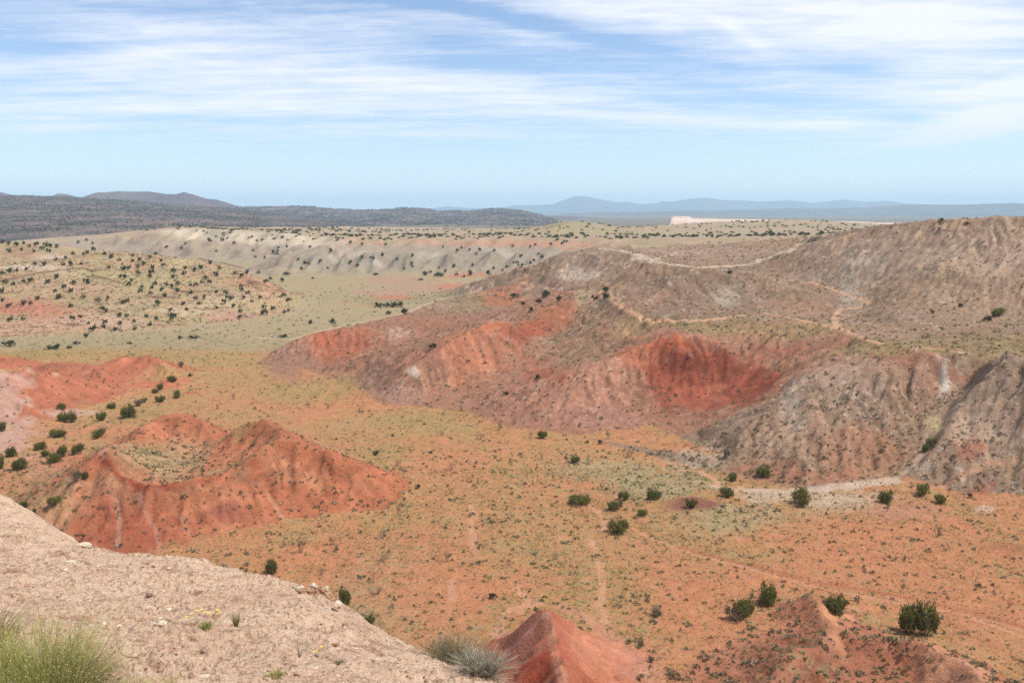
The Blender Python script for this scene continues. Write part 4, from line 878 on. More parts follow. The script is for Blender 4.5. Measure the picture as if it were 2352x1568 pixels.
def plant(kind, px, py, w, h, label, cat=None, group=None, i=[0]):
    p = base_at(px, py)
    if p is None: return None
    i[0] += 1; n = i[0]; rx, hh = scale_for(p, w, h); z = p[2] - .04 * hh; rz = (n * 2.399) % 6.283
    jx = .85 + .3 * ((n * .618) % 1)
    if kind in 'JM':
        root = bpy.data.objects.new('juniper', None); COL.objects.link(root); root.location = (p[0], p[1], z); root.rotation_euler = (0, 0, rz)
        s = (rx * 1.12, rx * 1.12 * jx, hh * .98)
        c = obj('crown', (JN if kind == 'J' else JM)[n % (5 if kind == 'J' else 4)], root); c.scale = s
        q = obj('trunk', JT[n % 3], root); q.scale = (rx * .9, rx * .9, hh * .8)
        tag(root, label, cat or 'juniper', group)
    elif kind == 'D':
        root = obj('dead_shrub', DS[n % 4], None, (p[0], p[1], z)); root.scale = (rx, rx, hh * .95); root.rotation_euler = (0, 0, rz); tag(root, label, cat or 'dead shrub', group)
    elif kind == 'S':
        root = bpy.data.objects.new('sagebrush', None); COL.objects.link(root); root.location = (p[0], p[1], z); root.rotation_euler = (0, 0, rz)
        c = obj('foliage', SG[n % 3], root); c.scale = (rx * 1.05, rx * jx, hh * 1.1)
        q = obj('stems', DS[n % 4], root); q.scale = (rx * .7, rx * .7, hh * .8); tag(root, label, cat or 'shrub', group)
    return root
NEARP = [
 ('J', 764, 476, 15.5, 12, 'round dark juniper at the foot of the big stony hill, above the pale wash'), ('J', 733, 479.5, 11, 8, 'low juniper left of the round one at the bend of the orange footpath'),
 ('J', 727.5, 497, 15, 12, 'olive bushy juniper on the near side of the footpath at the wash'), ('J', 691, 506.5, 12, 10, 'small juniper standing on the flat maroon patch of soil'),
 ('J', 800.6, 504, 22, 16, 'broad bright green juniper on the pale sandy wash, largest of those beside the wash'), ('J', 886, 502, 14, 13, 'juniper with a bare dry left side, right of the broad juniper on the wash'),
 ('J', 923, 494, 14, 12, 'dark dense juniper on the pinkish slope below the red gully mouth'), ('J', 940, 503, 11.5, 9.5, 'small round juniper just below and right of the dark dense one'),
 ('S', 726, 458, 12, 10, 'grey half bare shrub at the left foot of the big stony hill'), ('D', 702, 442, 12, 12, 'bare brown shrub on speckled ground below the red bowl'),
 ('J', 931.5, 445, 11, 8, 'grey green juniper in the white gully beneath the yellowish clay patch'), ('J', 926, 451, 8, 8, 'narrow dark juniper squeezed in the gully below another'),
 ('D', 937, 536, 14, 12, 'bare dark twiggy shrub alone on the orange flat at the right'), ('M', 971, 497.5, 5, 4.5, 'tiny green juniper on the red patch of the right-hand hill'),
 ('J', 996.6, 316, 12, 8, 'olive juniper high on the big brown hillside at the right'), ('M', 988, 321, 7, 6, 'darker small bush touching the olive juniper high on the right hillside'),
 ('M', 730, 273.5, 8, 4, 'green bush beside the pale saddle between the two brown hills'), ('M', 940, 222, 6, 4, 'round bush on the skyline of the big brown hill'), ('M', 967, 224.5, 6, 3.5, 'second bush on the crest of the big brown hill, a little lower'),
 ('M', 960, 307, 5, 4.5, 'small lone bush in the middle of the big brown hillside'), ('M', 932, 313, 4, 4, 'small dark bush below the white scree of the big hillside'),
 ('J', 580, 503.5, 26, 12, 'wide low juniper left of the group on the middle flat'), ('J', 616.4, 531, 26, 16, 'large rounded juniper, nearest of the group on the middle flat'),
 ('J', 615.7, 509, 16, 10, 'ragged olive juniper just behind the large rounded one'), ('J', 623.7, 499, 12, 9.5, 'small dark juniper behind the ragged olive one'),
 ('J', 653, 499, 16, 12, 'juniper with bare twigs standing above its top, by the maroon soil patch'), ('J', 642, 515, 12, 7.5, 'small low juniper below the maroon soil patch'),
 ('J', 574.5, 462, 12, 8.5, 'compact dark juniper alone on the flat below the foot of the bowl ridge'), ('J', 542.6, 438, 10, 8.5, 'dark juniper at the base of the pink ridge in front of the bowl'),
 ('M', 601, 444, 6.5, 5, 'small dark bush near the little pink knob'), ('M', 537.5, 378.5, 7, 6, 'dark green bush on the slope between two red ridges'), ('M', 506.5, 395, 5.5, 5, 'tiny dark bush on the shoulder of the bowl ridge'),
 ('M', 376, 455, 7, 6, 'small juniper on green ground by the right tail of the crater mound'), ('M', 417, 488, 7, 5, 'small green bush out on the flat right of the crater mound'), ('M', 431, 452.5, 5.5, 3, 'very small low bush in the middle of the flat'),
 ('M', 492, 598, 10, 6.5, 'small green bush by itself above the red tent shaped spur'), ('J', 344, 604, 12, 18, 'upright juniper with two leafy tops just beyond the lip of the pale slope'),
 ('J', 370, 625, 17, 13, 'round olive juniper peeping over the lip of the pale slope, lower one'), ('J', 270.6, 573, 16, 15, 'bushy juniper with sage at its foot beyond the lip of the pale slope'),
 ('J', 745, 617, 20, 19, 'dense olive juniper in front of its darker twin, left of the scrubby mound'), ('J', 768, 603, 22, 22, 'dark rounded juniper behind its twin, left of the scrubby mound'), ('S', 735, 620, 20, 13, 'pale grey green shrub left of the twin junipers'),
 ('J', 837, 614, 26, 22, 'dark juniper half hidden behind the tip of the scrubby mound'), ('J', 906, 632, 20, 26, 'left clump of the tall twin clumped juniper at the lower right'), ('J', 926, 635, 20, 30, 'right clump of the tall twin clumped juniper at the lower right'),
 ('J', 129, 417, 16, 13, 'large pale green juniper above the twin peak of the crater mound'), ('J', 63, 420.5, 12, 9, 'rounded juniper at the left of the close pair by the low red hills'), ('J', 73, 422, 8.5, 11, 'narrow dark juniper at the right of the close pair by the low red hills'),
 ('J', 101, 420, 10, 9, 'squarish dark juniper between the close pair and the large pale one'), ('J', 61.5, 408.5, 9, 5.5, 'low juniper at the foot of the red slope behind the close pair'), ('J', 112, 408, 9.5, 6, 'low juniper behind the squarish one near the red hills'),
 ('J', 160.6, 389, 8, 6.5, 'small juniper at the tail of the low red hill'), ('J', 172.6, 382, 10, 7.5, 'juniper beyond the tail of the low red hill, farthest of its line'), ('J', 160, 401.5, 9.5, 7, 'round juniper left of the tiny red knoll'),
 ('J', 177, 397.5, 8.5, 7.5, 'dark juniper touching the tiny red knoll'), ('S', 138, 406, 13, 7, 'grey green scrub right behind the large pale green juniper'), ('J', 144, 402, 8, 5, 'dark low juniper behind the grey green scrub'), ('J', 155, 392.5, 8, 4.5, 'low dull juniper in front of the small one at the red hill tail'),
 ('J', 58.5, 436, 16, 8, 'wide low juniper below the close pair'), ('J', 98, 437, 15, 8.5, 'wide juniper left of the rear red hump of the crater mound'), ('J', 40, 449, 13, 8, 'bright green low juniper left of the group of three'),
 ('J', 63, 456.5, 10, 12, 'tall narrow juniper of the group of three by the left side of the mound'), ('J', 52.6, 462, 16, 10, 'broad nearest juniper of the group of three by the left side of the mound'), ('J', 46, 455.5, 9, 6.5, 'small left juniper of the group of three'),
 ('J', 77, 453.5, 11, 10, 'grey green juniper by the pink peak of the crater mound'), ('J', 11.4, 456, 11, 10, 'round juniper near the left edge, upper one of two'), ('J', 21, 469, 14, 12, 'bushy juniper near the left edge, lower one of two'),
 ('J', 1.5, 431, 8, 10, 'juniper cut by the left edge below the white and red slope'), ('J', 1, 468, 9, 13, 'juniper cut by the left edge beside the bushy one'), ('S', 76, 480, 14, 10, 'grey brown bush on the left flank of the crater mound'), ('J', 85.5, 478, 6.5, 7.5, 'slim green juniper behind the grey brown bush on the mound flank'),
 ('J', 55, 504, 15, 9, 'dark shrub at the lower left foot of the crater mound'), ('J', 20, 510, 14, 10, 'dark juniper just above the upper end of the pale slope'), ('M', 33, 516, 7.5, 7, 'small dark bush tucked behind the lip of the pale slope'),
 ('D', 37, 492, 10, 10, 'bare grey shrub between the pale slope and the mound'), ('M', 191, 376, 5, 4, 'tiny bush on the olive flat beyond the red hills'), ('S', 181, 367, 8, 6, 'pinkish grey shrub on the olive flat beyond the red hills'),
 ('D', 234, 399, 9, 6, 'brown twiggy shrub right of the tiny red knoll'), ('D', 205, 447, 10, 8, 'bare brown shrub in the green hollow behind the crater mound'), ('D', 309, 407, 10, 5.5, 'low brown shrub, left one of two on the olive flat'), ('D', 328, 408, 9, 4.5, 'low brown shrub, right one of two on the olive flat'),
 ('M', 9, 346, 14, 4, 'low dark thicket at the far left of the green flat'), ('M', 53, 348.5, 15, 4.5, 'long low thicket on the near edge of the green flat'), ('M', 77.5, 344, 7, 4, 'small bush right of the long thicket on the green flat'), ('M', 70, 348, 6, 3, 'flat little bush by the end of the long thicket'),
 ('M', 180, 338.5, 7, 3.5, 'low oval bush on the green flat, left one of two'), ('M', 194, 338, 11, 4, 'longer low bush on the green flat, right one of two'), ('M', 129, 344, 6, 3, 'small low bush alone on the green flat below the hill'), ('M', 310, 323.5, 6.5, 4.5, 'round bush on the green flat near the end of the juniper hill'),
 ('M', 333, 324, 8, 6, 'dark bush just above the crest of the farthest red ridge'), ('M', 283, 337, 10, 4.5, 'low scrub at the tip of the farthest red ridge'), ('M', 287, 275, 7, 4, 'single bush below the pale escarpment at its left bend'),
 ('M', 405, 313.5, 10, 6.5, 'green bush on the flat just behind the ridge with the crest path'), ('M', 388, 314, 7.5, 4, 'smaller green bush left of it behind the crest path'), ('M', 425.6, 275, 5.5, 6, 'dark juniper at the foot of the scalloped grey slope'),
 ('M', 438, 276, 11, 4.5, 'wide dark juniper by an orange bare patch below the scalloped slope'), ('M', 470, 275, 6, 6, 'round dark juniper below the middle of the scalloped slope'), ('M', 489, 275, 6, 5.5, 'dark juniper below the right end of the scalloped slope'),
 ('M', 545, 296.5, 11, 9, 'large dark green bush above the orange ridge'), ('M', 539, 303, 7, 5.5, 'second green bush below the large one above the orange ridge'), ('M', 559, 300, 7, 5.5, 'green bush just left of the orange slope'), ('M', 530, 312, 6, 6, 'round green bush low on the grey slope'),
 ('M', 606, 291, 8, 6.5, 'dark juniper at the top of the footpath, upper one'), ('M', 605.5, 299, 9, 7.5, 'dark juniper at the top of the footpath, lower one'), ('M', 594.5, 299, 8, 4.5, 'dark bush beneath the yellow rocks'), ('M', 516, 297, 12, 3.5, 'long low green bush on the shoulder below the crest path'), ('M', 523, 304, 6, 4, 'low green bush in the middle of the grey shoulder'),
 ('M', 433, 348, 10, 6.5, 'dark bush on the top of the middle red ridge'), ('S', 221, 570, 15, 7, 'grey sagebrush peeping over the lip of the pale slope'), ('S', 654, 614, 20, 9, 'grey shrub with bare twigs right of the tent shaped spur'),
 ('S', 641, 646, 11, 7, 'bright low bush beside the right foot of the red spur'), ('S', 629, 643, 7, 5, 'little bright bush left of a larger one by the red spur foot'), ('S', 649, 661, 13, 7, 'grey low bush near the bottom edge right of the red spur'), ('S', 672, 676, 18, 7, 'spreading grey green bush at the bottom edge'),
]
for k in NEARP: plant(*k)
DEAD = [(450.4, 470, 10, 7, 'purplish bare shrub alone in the middle of the flat'), (397, 466, 10, 7, 'dark bare shrub near the right tail of the crater mound'), (404, 474, 6, 7, 'upright bare shrub below the dark one near the mound tail'), (542, 459, 8, 6, 'bare reddish shrub left of the compact dark juniper'),
 (588.6, 462, 8, 6.5, 'bare brown shrub right of the compact dark juniper'), (629.6, 456, 19, 7, 'wide patch of bare brown twigs below the bowl'), (479.7, 439, 11, 6.5, 'bare brown shrub on the flat left of the bowl ridge foot'), (499.4, 430, 12, 8, 'dense purplish shrub at the foot of the bowl ridge'),
 (530, 438, 8.5, 7.5, 'purplish shrub left of the dark juniper at the pink ridge'), (608, 438.5, 10, 8, 'purplish shrub at the foot of the little pink knob'), (602, 489, 7, 8.5, 'upright bare shrub left of the grey green ground'), (461, 410, 12, 5.5, 'grey brown scrub between the two nearest ridge feet'),
 (374, 507, 7, 9, 'thin bare shrub with green at its foot right of the mound'), (398.5, 514, 7, 10, 'stark black branched shrub, tallest of three in a row'), (388, 508, 7, 6, 'low left shrub of three in a row'), (407, 515, 3.5, 7, 'single dead stem, right one of three in a row'), (382, 538, 14, 9.5, 'wide purplish bare shrub on the left part of the flat'),
 (442, 435, 9, 4.5, 'faint bare shrub far out on the flat'), (640, 468, 7, 5.5, 'dark twiggy shrub at the edge of the grey green ground'), (446.8, 561, 11, 10, 'dark dense dead shrub in the lower middle of the flat'), (556, 559, 11, 8.5, 'dead shrub with a tall thin twig on the lower flat'), (391, 612, 11, 9.5, 'bare brown shrub near the lip of the pale slope'),
 (376.5, 594, 19, 8.5, 'spreading dark dead shrub beyond the lip of the pale slope'), (373.6, 582, 8, 9.5, 'upright dead shrub above the spreading one'), (383, 561, 12, 7.5, 'grey dead shrub with thin twigs left of the dense dead one'), (475, 579, 5, 7, 'tiny dead trunk on the lower flat'), (301, 552, 12, 15, 'stark dead shrub with black upright branches, most visible of all'),
 (331, 544, 11, 8, 'dead shrub of short upright stems right of the stark one'), (322, 574, 13, 8, 'flat dead shrub among grey grass beyond the lip'), (1008, 607, 8, 6, 'small dead shrub on the orange flat near the right edge'), (418, 537, 7, 4, 'low dead twigs right of the wide purplish shrub'), (640, 599, 6, 5, 'small dead shrub above the right side of the spur')]
for a in DEAD: plant('D', *a)
# dark thicket on the green flat
rr = random.Random(5)
for k, (px, w_, h_) in enumerate([(379, 9, 6.5), (386, 9, 5.5), (393, 9, 6), (400, 9, 6)]):
    plant('M', px, 306.6 + rr.uniform(-.4, .4), w_, h_, 'dark bush merging into the long thicket on the green flat', 'bush', 'bushes of the dark thicket on the green flat')
# junipers of the left hill
hillz = [(20,815),(60,860),(90,705),(38,695),(10,755),(215,685),(385,655),(330,690),(375,755),(440,725),(505,700),(590,690),(488,750),(570,795),(483,570),(430,570),(560,565),(330,485),(575,500),(600,490),(500,500),(240,570),(300,570),(180,600),(120,610),(70,620),(20,635),(380,535),(450,530),(640,470),(710,495),(760,520),(815,540),(912,510),(1025,525),(1065,500),(955,540),(908,550),(1100,545),(985,570),(940,585),(840,595),(885,600),(1120,580),(1045,590),(1185,615),(1268,598),(1260,632),(1330,612),(1040,630),(1025,655),(945,635),(825,655),(855,660),(900,683),(880,710),(1060,700),(1135,707),(1217,705),(1175,722),(970,725),(1038,728),(962,755),(1105,745),(1030,770),(1125,782),(1300,710),(1340,710),(1385,690),(1405,665),(1430,695),(1475,640),(1500,598),(1440,560),(1375,590),(1180,655),(745,593),(735,797),(845,830),(870,820),(675,820),(208,838),(165,835),(485,850),(700,878),(725,890),(820,920),(868,920),(1080,838),(1255,838),(1340,805),(1357,838),(1275,875),(1395,795),(1170,885),(1183,935),(1160,920),(1003,925),(1068,943),(1030,980),(918,962),(720,968),(820,975),(708,998),(605,972),(625,1020),(590,1060),(790,1015),(545,932),(495,943),(1300,760),(1210,750),(1480,760),(1545,770),(1555,790),(1585,798),(1530,828),(1595,855),(1480,868),(1665,797),(1695,765),(1650,715),(1650,740),(1605,632),(1655,650),(1690,625),(1765,625),(1850,665),(1930,680),(1820,690),(1645,892),(1640,935),(1808,855),(1805,900),(1868,873),(1945,897),(1975,885),(1725,820),(1780,800),(1970,815),(1940,785),(160,685),(255,805),(400,795),(70,955),(160,940),(650,1000),(925,1010),
 (20,420),(60,430),(110,440),(160,425),(200,450),(250,440),(310,440),(150,470),(60,480),(230,480),(290,465),(340,450),(390,450)]
def far_tree(px, py, w, h, label, group, rs):
    p = hit(px, py)
    if p is None: return
    rx, hh = scale_for(p, w, h); rx = min(rx, 2.6); hh = min(hh, 3.4)
    o = obj('juniper', JF[rs.randrange(5)], None, (p[0], p[1], p[2] - .1)); o.scale = (rx * 1.1, rx * 1.1, hh * 1.1); o.rotation_euler = (0, 0, rs.uniform(0, 6.28)); tag(o, label, 'juniper', group)
rs = random.Random(21)
BIG = {(1183, 935): 1.5, (1805, 900): 1.35, (590, 690): 1.3, (1080, 838): 1.15, (485, 750): 1.2, (1475, 640): 1.15, (1040, 630): 1.15, (840, 595): 1.2}
for x, y in hillz:
    s = BIG.get((x, y), rs.uniform(.72, 1.05)); s *= 1 if y > 560 else .9
    far_tree(x / 6.837, y / 6.837 + 180 + 2.2 * s, 6.0 * s, 4.6 * s, 'small dark green juniper dotted over the stony hill at the left', 'junipers dotted over the left hill', rs)
esc = [(150,525),(227,535),(120,580),(70,565),(440,605),(495,590),(490,570),(495,515),(390,540),(620,630),(720,620),(675,600),(780,587),(795,640),(905,575),(845,655),(1050,600),(1110,615),(1140,590),(1245,580),(1265,612),(1300,560),(1325,550),(1380,525),(930,505),(885,475),(800,485),(830,460),(705,455),(310,435),(70,430),(150,437),(290,505),(955,475),(1055,480),(1190,560),(1215,558),(1220,580),(1335,440),(1440,440),(1520,430),(1300,455),(1180,450),(1240,520)]
esc = [(x / 6.837 + 340, y / 6.837 + 180) for x, y in esc] + [(x / 6.837, y / 6.837 + 180) for x, y in [(590,410),(535,425),(635,430),(1730,480),(1870,495),(1900,480),(1745,525),(1810,530),(2040,540),(2085,565),(2110,570),(2190,555),(1600,430),(1520,410),(1430,410),(1240,465),(1140,460),(1270,430),(1960,450),(2120,455),(2260,480),(2060,600),(2240,600)]]
for x, y in esc:
    s = rs.uniform(.6, 1.0); far_tree(x, y + 1.6 * s, 4.8 * s, 4.2 * s, 'tiny dark juniper on the face of the pale scalloped escarpment', 'junipers on the escarpment face', rs)
# ------------------------------------------------------------------ uncountable cover, each kind merged into one mesh
def cloud_of(name, pos, size, proto_v, proto_f, mat, label, cat, rng, tone=None, squash=None, cols=None, smooth=False, tilt=0.):
    n = len(pos); a = rng.uniform(0, 6.283, n); c, s = np.cos(a), np.sin(a)
    k = rng.integers(0, len(proto_v), n); V = []; Fq = []; off_ = 0; tn = []; cc = []
    for j in range(len(proto_v)):
        m = np.nonzero(k == j)[0]
        if not len(m): continue
        pv_ = proto_v[j]; x = pv_[None, :, 0] * c[m, None] - pv_[None, :, 1] * s[m, None]; y = pv_[None, :, 0] * s[m, None] + pv_[None, :, 1] * c[m, None]
        z = np.repeat(pv_[None, :, 2], len(m), 0) * (squash[m, None] if squash is not None else 1)
        v = np.stack([x, y, z], -1) * size[m, None, None] + pos[m][:, None, :]
        V.append(v.reshape(-1, 3)); f = proto_f[j][None] + (np.arange(len(m)) * len(pv_))[:, None, None] + off_
        Fq.append(f.reshape(-1, proto_f[j].shape[1])); off_ += len(m) * len(pv_)
        t_ = rng.random(len(m)) if tone is None else tone[m]
        tn.append(np.repeat(t_, len(pv_)))
        if cols is not None: cc.append(np.repeat(cols[m], len(pv_), 0))
    me = mesh_np(name, np.concatenate(V), np.concatenate(Fq), [mat], np.concatenate(cc) if cols is not None else None, smooth, {'tone': np.concatenate(tn)})
    return tag(obj(name, me), label, cat, None, 'stuff')
rng = np.random.default_rng(77)
def tuft_proto(n, spread, rg, h=1.):
    V = []; 
    for k in range(n):
        an = rg.uniform(0, 6.283); r = rg.uniform(0, .35); lean = rg.uniform(.1, spread); b = np.array([math.cos(an) * r, math.sin(an) * r, -.05]); tp = b + np.array([math.cos(an) * lean, math.sin(an) * lean, rg.uniform(.6, 1.) * h])
        s = np.array([-math.sin(an), math.cos(an), 0]) * rg.uniform(.12, .2); V += [b - s, b + s, tp]
    return np.array(V), np.arange(n * 3).reshape(n, 3)
def bush_proto(n, rg):
    d = rot_rand(n, rg); d[:, 2] = np.abs(d[:, 2]); c = d * np.array([.8, .8, .62]) * rg.uniform(.5, 1, n)[:, None] + np.array([0, 0, .05])
    v, f = leaves(c, d + rot_rand(n, rg) * .5, .55, .22, rg); return v, f
TP = [tuft_proto(7, .8, rng, .8) for _ in range(6)]; BP = [bush_proto(16, rng) for _ in range(5)]
def scatter(n, d0, d1, keep, power=1.0, urange=.70):
    """random places between two distances; keep(x, y, veg, rock, reg, col) gives the chance that one stays"""
    D = np.sqrt(rng.uniform(d0 ** 2, d1 ** 2, n)) if power == 1 else (rng.uniform(0, 1, n) * (d1 ** power - d0 ** power) + d0 ** power) ** (1 / power)
    u = rng.uniform(-urange, urange, n); x, y = u * D, D; z = Hgt(x, y); r = Reg(x, y); c, v, k = paint(x, y, z, r)
    ok = rng.random(n) < keep(x, y, v, k, r, c); return x[ok], y[ok], z[ok], v[ok], k[ok], r[ok], c[ok]
clump = lambda x, y: sstep(-.15, .35, fbm(x / 2.6, y / 3.2, 3) + .5 * fbm(x / 11, y / 14, 2))
x, y, z, v, k, r, c = scatter(190000, 58, 138, lambda x, y, v, k, r, c: (v ** 1.5) * (.25 + .75 * clump(x, y)) * .9)
cloud_of('grass_tufts', np.stack([x, y, z], 1), rng.uniform(.10, .26, len(x)), [p[0] for p in TP], [p[1] for p in TP], m_grass, 'thin dry grass tufts over the orange flat', 'grass', rng, squash=rng.uniform(.5, 1., len(x)))
x, y, z, v, k, r, c = scatter(140000, 130, 300, lambda x, y, v, k, r, c: (v ** 1.5) * (.2 + .8 * clump(x * .7, y * .7)), 1.3)
cloud_of('distant_grass', np.stack([x, y, z], 1), rng.uniform(.2, .42, len(x)), [p[0] for p in TP], [p[1] for p in TP], m_grass, 'thin grass cover farther out on the valley floor', 'grass', rng, squash=rng.uniform(.35, .7, len(x)))
hillk = lambda x, y, v, k, r, c: np.where(r == GROUND, .32 * v * (.3 + .7 * clump(x + 50, y)), np.where(r == SHRUBBY, .7 * np.clip(v * 2, 0, 1), np.where((r == MOUND) | (r == LOWRED), .26, np.where(r == TENT, .0, .26 + .4 * v))))
x, y, z, v, k, r, c = scatter(32000, 58, 150, hillk)
sz = rng.uniform(.14, .42, len(x)) * (1 + .5 * (rng.random(len(x)) > .93)); tn = np.clip(rng.normal(.35, .3, len(x)), 0, 1)
cloud_of('low_scrub', np.stack([x, y, z], 1), sz, [p[0] for p in BP], [p[1] for p in BP], m_sage, 'knee high grey green scrub scattered over flat and slopes', 'scrub', rng, tone=tn)
x, y, z, v, k, r, c = scatter(52000, 145, 440, lambda *a: hillk(*a) * .8, 1.4)
cloud_of('distant_scrub', np.stack([x, y, z], 1), rng.uniform(.18, .5, len(x)) * (1 + .5 * (rng.random(len(x)) > .93)), [p[0] for p in BP], [p[1] for p in BP], m_sage, 'grey green scrub on the farther slopes and benches', 'scrub', rng, tone=np.clip(rng.normal(.25, .3, len(x)), 0, 1))
BPs = [bush_proto(9, rng) for _ in range(4)]
x, y, z, v, k, r, c = scatter(9000, 300, 480, lambda x, y, v, k, r, c: np.where((r == LEFT), .5 * clump(x / 3, y / 3), .12 * v), 1.2)
cloud_of('hill_scrub', np.stack([x, y, z], 1), rng.uniform(.5, 1.0, len(x)), [p[0] for p in BPs], [p[1] for p in BPs], m_jfar, 'low scrub between the junipers of the left hill', 'scrub', rng)
def rock_proto(rg):
    v = np.array([(1, 0, 0), (-1, 0, 0), (0, 1, 0), (0, -1, 0), (0, 0, 1), (0, 0, -1.), (.6, .6, .5), (-.6, .5, .6), (.5, -.6, .6), (-.6, -.6, .4)]) * rg.uniform(.6, 1.1, (10, 3)) * np.array([1, .8, .55])
    import bmesh
    bm = bmesh.new(); [bm.verts.new(q) for q in v]; rr_ = bmesh.ops.convex_hull(bm, input=bm.verts); bmesh.ops.triangulate(bm, faces=bm.faces)
    bm.verts.index_update(); V = np.array([q.co[:] for q in bm.verts]); Fc = np.array([[w_.index for w_ in f.verts] for f in bm.faces]); bm.free(); return V, Fc
RP = [rock_proto(rng) for _ in range(6)]
m_stone, t = newmat('stone'); cA = t.n('ShaderNodeAttribute', attribute_name='Col').outputs['Color']; co = t.n('ShaderNodeTexCoord').outputs['Object']
out(t, bsdf(t, t.mix(t.mr(t.noise(co, 5, 4, .7), .4, .65), cA, t.mix(1., cA, (.72, .66, .62), 'MULTIPLY')), .9, None, .1))
lumps = lambda x, y: sstep(.0, .45, fbm(x / 6 + 3, y / 9, 3))
x, y, z, v, k, r, c = scatter(95000, 95, 340, lambda x, y, v, k, r, c: np.where(r == GROUND, .22 * np.clip(k - .1, 0, 1), np.where(r == LEFT, 0, .7 * np.clip(k - .15, 0, 1.3) * lumps(x, y) ** 1.3)), 1.3)
cc = c * .35 + S(214, 202, 192) * .65; cc *= rng.uniform(.6, 1.1, (len(x), 1))
cloud_of('scattered_stones', np.stack([x, y, z], 1), rng.uniform(.07, .24, len(x)) * (1 + 1.4 * (rng.random(len(x)) > .95)) * (1 + .6 * sstep(180, 260, y)), [p[0] for p in RP], [p[1] for p in RP], m_stone, 'pale stones strewn down the eroded slopes', 'stones', rng, cols=cc)
x, y, z, v, k, r, c = scatter(60000, 285, 440, lambda x, y, v, k, r, c: np.where(r == LEFT, (.05 + .7 * np.clip(k, 0, 1)) * (np.abs(fbm(x / 40, Hgt(x, y) / 1.8 + 5, 2)) < .10), 0), 1.)
cc = c * .5 + S(206, 172, 140) * .5; cc *= rng.uniform(.55, 1.1, (len(x), 1))
cloud_of('hill_ledges', np.stack([x, y, z], 1), rng.uniform(.3, 1.1, len(x)), [p[0] for p in RP], [p[1] for p in RP], m_stone, 'broken tan ledge stones on the left hill', 'stones', rng, cols=cc)
# plateau woodland: far too many to count, in clusters
wd = lambda x, y: sstep(-.25, .45, fbm(x / 60, y / 90, 3))
x, y, z, v, k, r, c = scatter(7500, 500, 1300, lambda x, y, v, k, r, c: np.where(Hgt(x, y) > 19.5, .75 * wd(x, y), .05), 1.6)
cloud_of('plateau_junipers', np.stack([x, y, z - .1], 1), rng.uniform(1.1, 2.1, len(x)), [bush_proto(26, rng)[0] for _ in range(5)], [np.arange(104).reshape(26, 4)] * 5, m_jfar, 'junipers crowding the plateau beyond the escarpment', 'junipers', rng)
x = rng.uniform(-260, 200, 340); yy = np.interp(x, [-260, -150, 20, 60, 130, 200], [740, 655, 608, 585, 540, 480]) + 6 + np.abs(rng.normal(0, 70, 340)); zz = Hgt(x, yy)
cloud_of('rim_junipers', np.stack([x, yy, zz - .1], 1), rng.uniform(1.0, 2.2, 340), [bush_proto(30, rng)[0] for _ in range(5)], [np.arange(120).reshape(30, 4)] * 5, m_jfar, 'band of junipers along the rim of the escarpment', 'junipers', rng)
# woodland on the far slopes
for (Xg, Yg, Zg), n, s0, nm, lab in ((FARH[2], 34000, 2.6, 'slope_woodland', 'dark woodland speckling the far left slope'), (FARH[0], 9000, 5.0, 'mesa_woodland', 'dark woodland on the mesa and knobs of the middle horizon'), (FARH[3], 500, 1.8, 'knoll_woodland', 'scattered trees on the small pinkish knoll')):
    nv, nu = Xg.shape; a = rng.uniform(0, nv * .56, n).astype(int); b = rng.integers(0, nu - 1, n); fx = rng.random(n); fy = rng.random(n)
    X_ = Xg[a, b] * (1 - fx) + Xg[a, b + 1] * fx; Y_ = Yg[a, b] * (1 - fy) + Yg[a + 1, b] * fy; Z_ = Zg[a, b] * (1 - fy) * (1 - fx) + Zg[a + 1, b] * fy * (1 - fx) + Zg[a, b + 1] * fx * (1 - fy) + Zg[a + 1, b + 1] * fx * fy
    kp = rng.random(n) < .15 + .85 * sstep(-.25, .3, fbm(X_ / 110, Y_ / 190, 4) + .25 * np.clip((Z_ - np.median(Z_)) / 40, -1, 1))
    X_, Y_, Z_ = X_[kp], Y_[kp], Z_[kp]
    cloud_of(nm, np.stack([X_, Y_, Z_ - .3], 1), rng.uniform(.7, 1.2, len(X_)) * s0, [bush_proto(7, rng)[0] for _ in range(4)], [np.arange(28).reshape(7, 4)] * 4, m_jfar, lab, 'woodland', rng)
